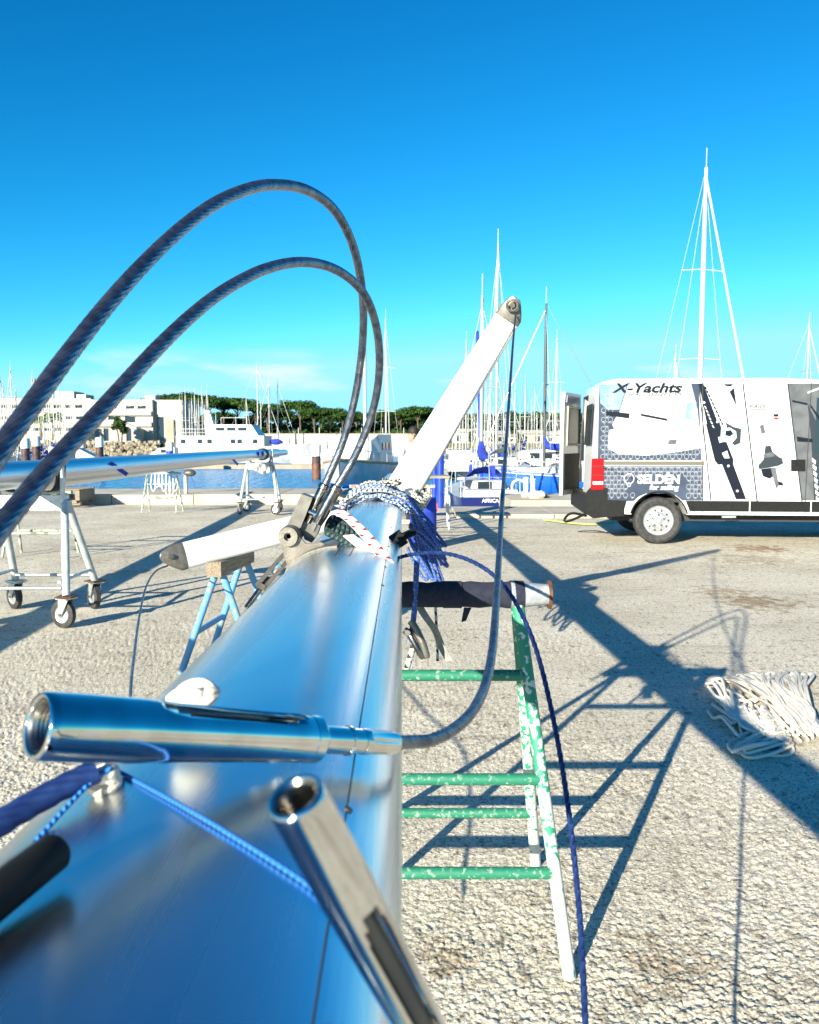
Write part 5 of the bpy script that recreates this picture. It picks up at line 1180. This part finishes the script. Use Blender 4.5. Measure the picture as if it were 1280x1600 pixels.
# stern-on boat at the quay
AF = sailboat('stern_moored_sailboat', 'navy and white sailboat moored stern to the quay, named AFRICA on its transom', 8.6, 2.9, 7.7, 'navy_hull', 'spar_alu', 'navy_canvas', True, mast_r=.085)
put(AF, 754, 34.5, R(89))
AF.location.z = ZW - .12
def boat_text(t, txt, w, x, z, m):
    cu = bpy.data.curves.new('boat_name', 'FONT'); cu.body = txt; cu.offset = .03; ob = bpy.data.objects.new('tmp', cu); COL.objects.link(ob); dg = bpy.context.evaluated_depsgraph_get(); dg.update()
    me = bpy.data.meshes.new_from_object(ob.evaluated_get(dg)); COL.objects.unlink(ob); bpy.data.objects.remove(ob); xs = [v.co.x for v in me.vertices]; k = w / (max(xs) - min(xs)); mid = (max(xs) + min(xs)) / 2
    for v in me.vertices: v.co = Vector((x, -(v.co.x - mid) * k, z + v.co.y * k))
    me.materials.clear(); me.materials.append(m); o = bpy.data.objects.new('boat_name', me); COL.objects.link(o); o.parent = t; return o
boat_text(AF, 'AFRICA', .64, -4.335, .68, M['piling_white'])
for s in (-1, 1): MB().box((-3.5, s * .22 - .35, 1.75), (.03, .22, .52)).build('weather_cloth', M['navy_canvas'], AF, smooth=False)
MB().box((-3.9, 0, 1.0), (.8, 2.0, .28)).build('cockpit_coaming', M['white_boat'], AF, smooth=False)
b = MB()
for s in (-1, 1):
    b.tube([(-4.2, s * .95, .85), (-4.25, s * .95, 1.6), (-3.2, s * 1.15, 1.65)], .016, 6)
b.tube([(-4.25, -.95, 1.6), (-4.25, .95, 1.6)], .016, 6); b.build('pushpit', M['galv'], AF)
b = MB(); b.tube([Vector((-4.3, -1.05 + .26 * math.cos(a), 1.25 + .26 * math.sin(a))) for a in [2 * math.pi * i / 20 for i in range(20)]], .05, 8, closed=True); b.build('horseshoe_buoy', M['white_plain'], AF)
b = MB(); b.tube([(.4, .0, 1.3), (3.9, 0, 8.0)], .07, 8); b.build('furled_headsail', M['navy_canvas'], AF)
# blue boat side-on left of the van
BB = sailboat('blue_sailboat', 'bright blue hulled sailboat lying side-on in the water left of the van', 9.5, 3.1, 9.0, 'blue_hull', 'spar_dark', 'navy_canvas', False, stripe='white_plain'); put(BB, 872, 46, R(178))
# white bow-on cruiser with big deckhouse
CR = thing('bow_on_cruiser', 'broad white cruiser with teak capping, bow towards the quay', 'boat', (0, 0, 0)); rg = hullmesh(13, 4.5, 1.25, 1.75, .8)
MB().loft(rg, closed=False, cap=False).build('hull', M['white_boat'], CR, ang=40)
b = MB()
for q in (0, -1): b.tube([Vector(r[q]) for r in rg], .09, 8)
b.build('capping_rail', M['teak'], CR)
b = MB(); top = [Vector(r[0]) for r in rg] + [Vector(r[-1]) for r in reversed(rg)]; b.prism([p + Vector((0, 0, -.1)) for p in top], (0, 0, .03)); b.build('deck', M['teak'], CR, smooth=False)
b = MB(); b.tube([Vector(r[2]) + Vector((0, -.02, -.0)) for r in rg], .12, 6); b.tube([Vector(r[-3]) + Vector((0, .02, 0)) for r in rg], .12, 6); b.build('boot_stripe', M['blue_hull'], CR)
b = MB(); b.loft([[(-4.5, -1.75, 1.2), (-4.5, 1.75, 1.2), (-4.5, 1.6, 3.35), (-4.5, -1.6, 3.35)], [(1.2, -1.75, 1.3), (1.2, 1.75, 1.3), (1.0, 1.6, 3.3), (1.0, -1.6, 3.3)], [(2.6, -1.35, 1.45), (2.6, 1.35, 1.45), (1.9, 1.2, 2.9), (1.9, -1.2, 2.9)]]); b.build('deckhouse', M['white_plain'], CR, smooth=False)
for s in (-1, 1):
    for k in range(3): MB().box((-3.4 + 1.5 * k, s * 1.69, 2.5), (.9, .05, .5)).build('window', M['glass_dark'], CR, smooth=False)
MB().tube([(.2, .5, 3.0), (.2, .5, 10.6)], .11, 12).build('mast', M['spar_white'], CR); MB().tube([(2.9, 1.1, 1.4), (2.9, 1.1, 4.3)], .12, 12).build('stub_mast', M['spar_white'], CR)
MB().tube([(6.1, 0, 1.7), (.2, .5, 10.4)], .02, 6).build('forestay', M['wire_thin'], CR)
MB().tube([(4.1, -.55, 1.5), (4.1, -.55, 1.9)], .14, 12).build('windlass', M['steel_dark'], CR)
b = MB()
for s in (-1, 1): b.tube([Vector(r[0 if s < 0 else -1]) + Vector((0, 0, .65)) for r in rg[5:]], .025, 6)
for r in rg[5::2]:
    for q in (0, -1): b.tube([Vector(r[q]), Vector(r[q]) + Vector((0, 0, .65))], .02, 5)
b.build('guard_rail', M['galv'], CR)
put(CR, 560, 56, R(-97))
# white motor yacht in the basin
MY = thing('motor_yacht', 'large white motor yacht with raked bow lying beyond the trolley mast', 'motor yacht', (0, 0, 0)); rg = hullmesh(21, 5.6, 1.9, 2.75, .85, 17)
MB().loft(rg, closed=False, cap=False).build('hull', M['white_boat'], MY, ang=40); b = MB(); top = [Vector(r[0]) for r in rg] + [Vector(r[-1]) for r in reversed(rg)]; b.prism([p + Vector((0, 0, -.1)) for p in top], (0, 0, .05)); b.build('deck', M['white_boat'], MY, smooth=False)
b = MB(); b.prism([Vector(p) for p in rg[0]], (.05, 0, 0)); b.build('transom', M['white_boat'], MY, smooth=False)
MB().box((-2.2, 0, 2.85), (12.0, 4.4, 1.7)).build('main_deckhouse', M['white_plain'], MY, smooth=False)
b = MB(); b.loft([[(-3.2, -2.0, 3.7), (-3.2, 2.0, 3.7), (-3.2, 1.9, 5.2), (-3.2, -1.9, 5.2)], [(3.0, -2.0, 3.7), (3.0, 2.0, 3.7), (2.0, 1.8, 5.2), (2.0, -1.8, 5.2)]]); b.build('upper_deckhouse', M['white_plain'], MY, smooth=False)
b = MB(); b.loft([[(-4.6, -.7, 3.7), (-3.1, -.7, 3.7), (-3.1, .7, 3.7), (-4.6, .7, 3.7)], [(-4.7, -.4, 6.6), (-4.0, -.4, 6.6), (-4.0, .4, 6.6), (-4.7, .4, 6.6)]]); b.build('radar_mast', M['white_plain'], MY, smooth=False)
MB().ball((-4.4, 0, 6.85), (.5, .5, .35)).build('radar_dome', M['white_plain'], MY)
for xw in (-7.2, -4.9, -3.6, -.4, .5, 2.6):
    MB().box((xw, -2.215, 2.95), (.62, .05, .55)).build('window', M['glass_dark'], MY, smooth=False)
for k in range(3): MB().box((-2.2 + 1.5 * k, -2.0, 4.6), (1.1, .06, .42)).build('window', M['glass_dark'], MY, smooth=False)
b = MB()
for x in (-8, -6, -4, -2, 0, 1.5): b.tube([(x, -2.1, 5.2 if x > -3.2 else 3.7), (x, -2.1, 6.1 if x > -3.2 else 4.6)], .035, 5)
b.tube([(-2, -2.1, 6.1), (1.5, -2.1, 6.1)], .04, 5); b.tube([(-8, -2.1, 4.6), (-4, -2.1, 4.6)], .04, 5); b.tube([(-8, -2.1, 4.15), (-4, -2.1, 4.15)], .03, 5); b.build('rails', M['white_plain'], MY)
MB().ball((5.0, -.6, 2.9), (.9, .5, .4)).build('covered_tender', M['navy_canvas'], MY); MB().box((6.2, 0, 3.0), (1.0, .8, .7)).build('windlass_house', M['white_plain'], MY, smooth=False)
MB().tube([(7.6, 0, 2.4), (7.6, 0, 4.4)], .12, 8).build('jack_staff', M['steel_dark'], MY)
put(MY, 376, 112, R(-4))
# pale teal boat and low runabout
def launch(name, label, hull, L_, B_, x, Y, rz):
    t = thing(name, label, 'motor boat', (0, 0, 0)); rg = hullmesh(L_, B_, .1 * L_, .15 * L_, .85); MB().loft(rg, closed=False, cap=False).build('hull', M[hull], t, ang=40)
    b = MB(); top = [Vector(r[0]) for r in rg] + [Vector(r[-1]) for r in reversed(rg)]; b.prism([p + Vector((0, 0, -.06)) for p in top], (0, 0, .04)); b.build('deck', M['white_boat'], t, smooth=False)
    z = .1 * L_; b = MB(); b.loft([[(-L_ * .3, -B_ * .33, z), (-L_ * .3, B_ * .33, z), (-L_ * .3, B_ * .3, z + 1.5), (-L_ * .3, -B_ * .3, z + 1.5)], [(L_ * .05, -B_ * .33, z), (L_ * .05, B_ * .33, z), (-L_ * .02, B_ * .3, z + 1.4), (-L_ * .02, -B_ * .3, z + 1.4)], [(L_ * .25, -B_ * .28, z), (L_ * .25, B_ * .28, z), (L_ * .2, B_ * .25, z + .35), (L_ * .2, -B_ * .25, z + .35)]]); b.build('cabin', M['white_plain'], t, smooth=False)
    for s in (-1, 1):
        for k in range(2): MB().box((-L_ * .22 + L_ * .12 * k, s * B_ * .318, z + 1.0), (L_ * .09, .05, .4)).build('window', M['glass_dark'], t, smooth=False)
    for k in range(2): MB().ball((L_ * .12 + k * .9, -B_ * .5 + .1 + .06 * k, z * .65), (.12, .1, .12)).build('porthole', M['steel_dark'], t)
    put(t, x, Y, rz); return t
launch('teal_launch', 'pale teal hulled motor boat moored left of the rock bank', 'teal_hull', 9, 3, 128, 76, R(5))
launch('white_launch', 'white motor cruiser with dark side windows right of the motor yacht bow', 'white_boat', 10, 3.4, 522, 90, R(175))
launch('white_launch', 'white motor cruiser with cabin left of the stern moored sailboat', 'white_boat', 7, 2.6, 712, 64, R(95))
launch('white_launch', 'small white motor boat low in the water in front of the white building', 'white_boat', 7, 2.6, 250, 105, R(178))
launch('white_launch', 'white motor boat beneath the masts left of the van', 'white_boat', 8, 2.8, 815, 62, R(185))
# floating pontoons
M['pontoon'] = mat('pontoon decking', (.34, .28, .21), .9, 0, (.26, .22, .17), 1)
for i, (x0, x1, Y) in enumerate(((-60, -8, 88), (8, 40, 56), (3, 60, 80), (3, 70, 118), (-75, -15, 126))):
    b = MB(); b.box(((x0 + x1) / 2, Y, ZW + .2), (x1 - x0, 2.2, .5)); b.build('pontoon', M['pontoon'], smooth=False, label=('pontoon at left in front of the crowded sailboats', 'nearest pontoon in the right hand basin behind the stern moored boat', 'middle pontoon of the right hand basin', 'farthest pontoon of the right hand basin', 'far pontoon under the tight row of masts left of the motor yacht')[i], cat='pontoon')
# small landing with rubble right of the stern moored boat
b = MB(); b.box((4.2, 20.6, -.55), (3.6, 2.6, 1.3)); b.build('concrete_landing', M['coping'], smooth=False, label='low concrete landing right of the stern moored sailboat', cat='landing')
for x, y0 in ((822, 748), (833, 750)):
    p_ = P(x, y0, 20.6); t = thing('bollard_post', 'left of two white posts on the concrete landing' if x < 830 else 'right of two white posts on the concrete landing', 'post', (p_.x, 20.6, .1)); MB().tube([(p_.x, 20.6, .1), (p_.x, 20.6, p_.z)], .06, 14).build('post', M['piling_white'], t); MB().lathe((p_.x, 20.6, p_.z), (p_.x, 20.6, p_.z + 1), [(0, .075), (.03, .075), (.05, 0)], 14).build('post_cap', M['piling_white'], t)
for i, (x, y0, s) in enumerate(((838, 782, .16), (846, 786, .12), (828, 786, .10), (852, 780, .09))):
    p_ = P(x, y0, 20); q = MB(); q.ball((p_.x, 20 + .2 * i, .1 + s * .5), (s * 1.6, s, s * .7), 9, 6); 
    q.V = [tuple(Vector(v) + Vector((rnd.uniform(-.03, .03), rnd.uniform(-.03, .03), rnd.uniform(-.02, .02)))) for v in q.V]; q.build('folded_tarp', M['timber'] if i % 2 else M['tape_white'], label=('largest brown heap of gear on the concrete landing', 'pale heap of gear right of the largest on the landing', 'brown bundle at the left end of the landing gear', 'small pale bundle at the right end of the landing gear')[i] if i % 2 == 0 or True else '', cat='bundle')

# ---------------------------------------------------------------- far shore: buildings
M['plaster'] = mat('white plaster', (.44, .425, .37), .9, 0, (.37, .355, .31), .4)
M['plaster_tan'] = mat('tan plaster', (.36, .31, .24), .9, 0, (.30, .26, .20), .4)
M['frame_tan'] = mat('tan window frame', (.42, .33, .24), .8)
M['roof_tile'] = mat('terracotta roof', (.42, .20, .12), .9)
def wall(t, x0, x1, z0, z1, Y, depth, ops, m, name='wall'):
    """front wall with real openings, reveals and a solid box behind; every opening gets a window with frame and pane"""
    xs = sorted({x0, x1} | {o[0] for o in ops} | {o[1] for o in ops}); zs = sorted({z0, z1} | {o[2] for o in ops} | {o[3] for o in ops}); b = MB()
    for a, c in zip(xs, xs[1:]):
        for d, e in zip(zs, zs[1:]):
            mx_, mz_ = (a + c) / 2, (d + e) / 2
            if any(o[0] < mx_ < o[1] and o[2] < mz_ < o[3] for o in ops): continue
            i = len(b.V); b.V += [(a, Y, d), (c, Y, d), (c, Y, e), (a, Y, e)]; b.face((i, i + 1, i + 2, i + 3))
    R_ = .35
    for a, c, d, e in ops:
        for q in (((a, d), (c, d)), ((c, d), (c, e)), ((c, e), (a, e)), ((a, e), (a, d))):
            i = len(b.V); (u0, w0), (u1, w1) = q; b.V += [(u0, Y, w0), (u1, Y, w1), (u1, Y + R_, w1), (u0, Y + R_, w0)]; b.face((i, i + 1, i + 2, i + 3))
    i = len(b.V); yb = Y + depth
    b.V += [(x0, Y, z0), (x1, Y, z0), (x1, Y, z1), (x0, Y, z1), (x0, yb, z0), (x1, yb, z0), (x1, yb, z1), (x0, yb, z1)]
    for f in ((0, 3, 7, 4), (1, 5, 6, 2), (3, 2, 6, 7), (4, 7, 6, 5)): b.face([i + k for k in f])
    b.build(name, m, t, smooth=False)
    for a, c, d, e in ops:
        w = MB(); w.box(((a + c) / 2, Y + R_ - .02, (d + e) / 2), (c - a, .03, e - d)); wo = w.build('window', M['glass_dark'], t, smooth=False)
        f = MB(); nb = max(1, int((c - a) / 1.3))
        for k in range(nb + 1): f.box((a + .04 + (c - a - .08) * k / nb, Y + R_ - .09, (d + e) / 2), (.09, .08, e - d))
        f.box(((a + c) / 2, Y + R_ - .09, e - .06), (c - a, .07, .12)); f.box(((a + c) / 2, Y + R_ - .09, d + .06), (c - a, .07, .12)); f.build('frame', M['white_plain'], wo, smooth=False)
        if e - d < 1.6: MB().box(((a + c) / 2 + .6, Y - .02, e + .08), (1.3, .3, .22)).build('blind_box', M['frame_tan'], t, smooth=False)
YB = 186; pxm = 1280 / YB
def bx_(x): return (x - 640) / pxm
def bz_(y): return 1.45 + (692 - y) / pxm
A = thing('white_building', 'three storey white modern building with ribbon windows behind the rock bank', 'building', (bx_(200), YB, 1.4))
ops = []
for x in (158, 172.5, 200, 218): ops.append((bx_(x), bx_(x + 13), bz_(640), bz_(634.5)))
ops.append((bx_(238), bx_(256), bz_(646), bz_(635)))
for x in (150, 172): ops.append((bx_(x), bx_(x + 16), bz_(657), bz_(651)))
ops.append((bx_(198), bx_(214), bz_(661), bz_(651)))
for x in (150, 164): ops.append((bx_(x), bx_(x + 8), bz_(690), bz_(669)))
ops.append((bx_(199), bx_(213), bz_(690), bz_(667)))
ops.append((bx_(243), bx_(256), bz_(690), bz_(651)))
wall(A, bx_(138), bx_(241), 1.35, bz_(625), YB, 16, [o for o in ops if o[1] < bx_(240)], M['plaster'])
wall(A, bx_(241.01), bx_(284), 1.35, bz_(625), YB + 1.2, 16, [o for o in ops if o[0] > bx_(240)], M['plaster'])
MB().prism([(bx_(260), YB + 1.2, 1.4), (bx_(272), YB + 1.2, 1.4), (bx_(272), YB + 1.2, bz_(656)), (bx_(260), YB + 1.2, bz_(652))], (0, -.6, 0)).build('buttress', M['plaster_tan'], A, smooth=False)
MB().prism([(bx_(213), YB, 1.4), (bx_(228), YB, 1.4), (bx_(228), YB, bz_(671)), (bx_(200), YB, bz_(660)), (bx_(213), YB, bz_(671))], (0, -2.5, 0)).build('porch', M['plaster'], A, smooth=False)
MB().box((bx_(229), YB + 6, bz_(622)), (2.4, 4, 1.4)).build('roof_box', M['plaster'], A, smooth=False)
MB().box((bx_(190), YB - .3, bz_(646.5)), (bx_(240) - bx_(140), .7, .9)).build('balcony_band', M['plaster'], A, smooth=False)
MB().box((bx_(190), YB - .3, bz_(663.5)), (bx_(240) - bx_(140), .7, .9)).build('balcony_band', M['plaster'], A, smooth=False)
B_ = thing('long_white_building', 'taller white building with roof boxes and antenna at the far left', 'building', (bx_(60), YB + 6, 1.4)); ops = []
for x in range(-40, 130, 17):
    for y in (632, 650, 668): ops.append((bx_(x), bx_(x + 11), bz_(y + 6), bz_(y)))
wall(B_, bx_(-60), bx_(137.8), 1.35, bz_(622), YB + 3, 16, ops, M['plaster'])
MB().box((bx_(88), YB + 9, bz_(618)), (bx_(100) - bx_(70), 6, 2.4)).build('roof_box', M['plaster'], B_, smooth=False); MB().box((bx_(113), YB + 9, bz_(620)), (2.2, 5, 1.6)).build('roof_box', M['plaster'], B_, smooth=False); MB().box((bx_(33), YB + 9, bz_(616)), (1.6, 3, 3.4)).build('roof_box', M['plaster'], B_, smooth=False)
b = MB(); b.tube([(bx_(33), YB + 9, bz_(612)), (bx_(33), YB + 9, bz_(588))], .16, 8)
for s in (-1, 1): b.box((bx_(33) + s * .35, YB + 9, bz_(594)), (.22, .2, 1.7))
b.build('antenna', M['steel_dark'], B_, smooth=False)
# low pale buildings behind the right hand basin
for i, (x0, x1, yt, Y, m) in enumerate(((708, 745, 676, 182, 'plaster'), (752, 790, 679, 181, 'plaster_tan'), (793, 806, 682, 180.5, 'plaster'), (812, 850, 678, 183, 'plaster_tan'), (852, 905, 680, 181, 'plaster'))):
    k = 1280 / Y; X0, X1 = (x0 - 640) / k, (x1 - 640) / k; zt = 1.45 + (692 - yt) / k
    t = thing('harbour_shed', ('leftmost low pale shed under the pines in the right basin', 'tan low shed second from left under the pines', 'tiny white gabled kiosk between the two tan sheds', 'tan low shed right of the white gabled kiosk', 'rightmost low white shed beside the van rear door')[i], 'shed', ((X0 + X1) / 2, Y, 1.4)); n_ = max(1, int((X1 - X0) / 2.2)); ops = [(X0 + (X1 - X0) * (j + .25) / n_, X0 + (X1 - X0) * (j + .7) / n_, 1.6, zt - .5) for j in range(n_)]
    wall(t, X0, X1, 1.35, zt, Y, 6, ops, M[m])
    MB().prism([(X0 - .3, Y - .4, zt), (X0 - .3, Y + 6.4, zt), (X0 - .3, Y + 3, zt + .9)], (X1 - X0 + .6, 0, 0)).build('roof', M['plaster'] if i != 2 else M['plaster_tan'], t, smooth=False)
# white breakwater wall
b = MB(); x = -34.
BW = thing('breakwater_wall', 'long white harbour wall running below the pines behind the motor yacht', 'wall', (-15, 171, ZW))
for k in range(12):
    MB().box((x + 1.5, 172, .8), (2.98, 1.0, 5.0)).build('panel', M['plaster'], BW, smooth=False); x += 3.0
MB().box((-16, 172, 3.36), (36.4, 1.3, .14)).build('coping', M['plaster_tan'], BW, smooth=False)
for k in range(8): MB().tube([(-32 + 4.4 * k, 171.8, 3.4), (-32 + 4.4 * k, 171.8, 4.6)], .07, 6).build('rail_post', M['white_plain'], BW)
# riprap under the white building
M['rock'] = mat('pale rock', (.30, .26, .19), .95, 0, (.18, .15, .11), 1.5, bump=.4, bs=4)
b = MB(); rk = random.Random(9)
for k in range(420):
    x = rk.uniform(-85, -52); f = rk.random(); s = rk.uniform(.35, .8); i0 = len(b.V); b.ball((x, 172 - 3.5 * (1 - f) + rk.uniform(-.3, .3), -1.3 + 2.9 * f), (s, s * .8, s * .7), 6, 4, Matrix.Rotation(rk.uniform(0, 3), 3, 'Z'))
    for j in range(i0, len(b.V)): v = b.V[j]; b.V[j] = (v[0] + rk.uniform(-.1, .1), v[1] + rk.uniform(-.1, .1), v[2] + rk.uniform(-.1, .1))
b.build('rock_bank', M['rock'], smooth=False, kind='stuff', label='bank of pale rocks along the far shore under the white building', cat='rocks')

# ---------------------------------------------------------------- trees
M['trunk'] = mat('pine bark', (.16, .11, .075), .95, 0, (.09, .065, .05), 1.5)
def leaf_mat(name, c1, c2):
    m, t, b_ = base(name); n = t.nodes; l = t.links; b_.inputs['Roughness'].default_value = .75; b_.inputs['Specular IOR Level'].default_value = .25
    g = n.new('ShaderNodeTexCoord'); q = n.new('ShaderNodeTexNoise'); q.inputs['Scale'].default_value = .55; q.inputs['Detail'].default_value = 4; l.new(g.outputs['Object'], q.inputs['Vector'])
    r = n.new('ShaderNodeValToRGB'); r.color_ramp.elements[0].position = .36; r.color_ramp.elements[0].color = (*c1, 1); r.color_ramp.elements[1].position = .64; r.color_ramp.elements[1].color = (*c2, 1)
    l.new(q.outputs[0], r.inputs[0]); l.new(r.outputs[0], b_.inputs['Base Color']); return m
M['needles'] = leaf_mat('pine needles', (.014, .042, .006), (.045, .105, .012)); M['scrub'] = leaf_mat('scrub leaves', (.012, .032, .007), (.04, .085, .016)); M['palm'] = leaf_mat('palm leaves', (.08, .13, .03), (.16, .20, .05))
def leaves(b, rk, c, r, n, size, flatten=.4):
    for _ in range(n):
        while True:
            v = Vector((rk.uniform(-1, 1), rk.uniform(-1, 1), rk.uniform(-1, 1)))
            if .25 < v.length < 1: break
        p = Vector(c) + Vector((v.x * r[0], v.y * r[1], v.z * r[2])); s = size * rk.uniform(.6, 1.3)
        nn = Vector((v.x * .7 + rk.uniform(-.6, .6), v.y * .7 + rk.uniform(-.6, .6), .35 + v.z + rk.uniform(-.4, .6))).normalized(); u = nn.orthogonal().normalized(); w = nn.cross(u); a = rk.uniform(0, 3)
        u, w = u * math.cos(a) + w * math.sin(a), w * math.cos(a) - u * math.sin(a); i = len(b.V)
        b.V += [tuple(p - u * s), tuple(p - w * s * .45 + nn * s * .15), tuple(p + u * s), tuple(p + w * s * .45 + nn * s * .15)]; b.face((i, i + 1, i + 2, i + 3))
def pine(seed, h=12., w=5.5):
    rk = random.Random(seed); t = thing('umbrella_pine', 'x', 'tree', (0, 0, 0)); b = MB(); lean = rk.uniform(-.7, .7)
    tr = [Vector((lean * f ** 1.6, .3 * math.sin(f * 3 + seed), h * .74 * f)) for f in (0, .3, .6, 1)]; b.tube(tr, [.30, .24, .2, .14], 8)
    lobes = []
    for k in range(9):
        a = 2 * math.pi * k / 9 + rk.uniform(-.3, .3); rr_ = w * rk.uniform(.25, .68); e = tr[-1] + Vector((math.cos(a) * rr_, math.sin(a) * rr_, h * rk.uniform(.06, .15)))
        b.tube([tr[2].lerp(tr[3], rk.uniform(.2, 1)), tr[-1].lerp(e, .5) + Vector((0, 0, -.2)), e], [.11, .08, .04], 6); lobes.append(e)
    b.build('trunk', M['trunk'], t); c = MB()
    lobes.append(tr[-1] + Vector((0, 0, h * .15)))
    for e in lobes: leaves(c, rk, e, (w * rk.uniform(.34, .46), w * rk.uniform(.34, .46), h * rk.uniform(.07, .10)), 230, .42)
    c.build('crown', M['needles'], t, smooth=False); return t
pp = [pine(s) for s in (1, 2, 3, 4, 5)]; used = [0] * 5; rt = random.Random(21)
line = [(-210, 634), (-160, 630), (-120, 636), (-75, 634), (-30, 640), (250, 622), (272, 617), (300, 615), (325, 616), (350, 620), (372, 622), (398, 628), (418, 632), (440, 636), (470, 626), (492, 636), (516, 638), (535, 641), (556, 642), (575, 646), (600, 642), (628, 640), (652, 636), (676, 642), (700, 642), (720, 645), (742, 646), (760, 648), (782, 648), (805, 647), (825, 648), (848, 644), (868, 646), (890, 645), (915, 645), (945, 647)]
def plant(x, top, Y, lab, grp):
    k = rt.randrange(5); t = pp[k] if not used[k] else copy_tree(pp[k]); used[k] = 1
    zt = P(x, top, Y).z - 1.3; s = zt / 11.6; t.location = (P(x, 690, Y).x, Y, 1.3); t.scale = (s * rt.uniform(.95, 1.25), s * 1.1, s); t.rotation_euler = (0, 0, rt.uniform(0, 6)); t['label'] = lab; t['group'] = grp
for i, (x, top) in enumerate(line): plant(x, top + rt.uniform(-2, 2), rt.uniform(205, 225), ORD[i] + ' umbrella pine from the left in the front row on the far shore', 'front row of pines on the far shore')
x = 255
while x < 930: plant(x, 646 + rt.uniform(-4, 5), rt.uniform(238, 262), 'umbrella pine half hidden in the back row on the far shore', 'back row of pines on the far shore'); x += rt.uniform(17, 26)
# scrub beneath and behind the pines reads as one mass
b = MB(); rk = random.Random(4)
for k in range(330):
    x = rk.uniform(-70, 82); Y = rk.uniform(182, 200) if k % 3 == 0 else rk.uniform(228, 262)
    if x < -55: Y += 22
    hh = rk.uniform(1.6, 3.4) if Y < 205 else rk.uniform(5.5, 8.5)
    leaves(b, rk, (x, Y, 1.3 + hh * .5), (rk.uniform(2, 3.6), 2, hh * .6), 130, .8)
b.build('undergrowth', M['scrub'], smooth=False, kind='stuff', label='green scrub growing under the far pines', cat='scrub')
# broadleaf tree and palms before the white building
def tree(x, y0, y1, Y, w, name, label, m, palm=False):
    rk = random.Random(int(x)); p0 = P(x, y1, Y); p1 = P(x, y0, Y); t = thing(name, label, 'tree', (p0.x, Y, p0.z)); h = p1.z - p0.z; b = MB(); c = MB()
    if palm:
        b.tube([p0, p0 + Vector((.2, 0, h * .5)), p0 + Vector((.1, 0, h * .72))], [.3, .24, .22], 8); q = p0 + Vector((.1, 0, h * .72))
        for k in range(26):
            a = 2 * math.pi * k / 26; e = rk.uniform(.2, 1.0); pts = [q + Vector((math.cos(a) * w * f, math.sin(a) * w * f, h * .3 * e * math.sin(f * 2.2) - w * .45 * f * f)) for f in (0, .35, .7, 1)]
            for u, v in zip(pts, pts[1:]):
                for s in (-1, 1):
                    i = len(c.V); sd_ = Vector((-math.sin(a), math.cos(a), -.5 * 1)) * .35; c.V += [tuple(u), tuple(v), tuple(v + Vector((sd_.x * s, sd_.y * s, sd_.z))), tuple(u + Vector((sd_.x * s, sd_.y * s, sd_.z)))]; c.face((i, i + 1, i + 2, i + 3))
    else:
        for s in (-1, 1):
            b.tube([p0 + Vector((s * .3, 0, 0)), p0 + Vector((s * .45, 0, h * .3)), p0 + Vector((s * w * .4, 0, h * .6))], [.2, .16, .08], 8)
        for k in range(12): leaves(c, rk, p0 + Vector((rk.uniform(-.6, .6) * w, rk.uniform(-.5, .5) * w, h * rk.uniform(.35, .9))), (w * .42, w * .42, h * .13), 120, .32)
    b.build('trunk', M['trunk'], t); c.build('crown', m, t, smooth=False)
tree(188, 650, 690, 178, 1.9, 'broadleaf_tree', 'bushy green tree in front of the white building', M['scrub'])
tree(64, 645, 688, 176, 2.2, 'palm_tree', 'left of two palms before the far left building', M['palm'], True); tree(83, 640, 688, 177, 2.2, 'palm_tree', 'right of two palms before the far left building', M['palm'], True)
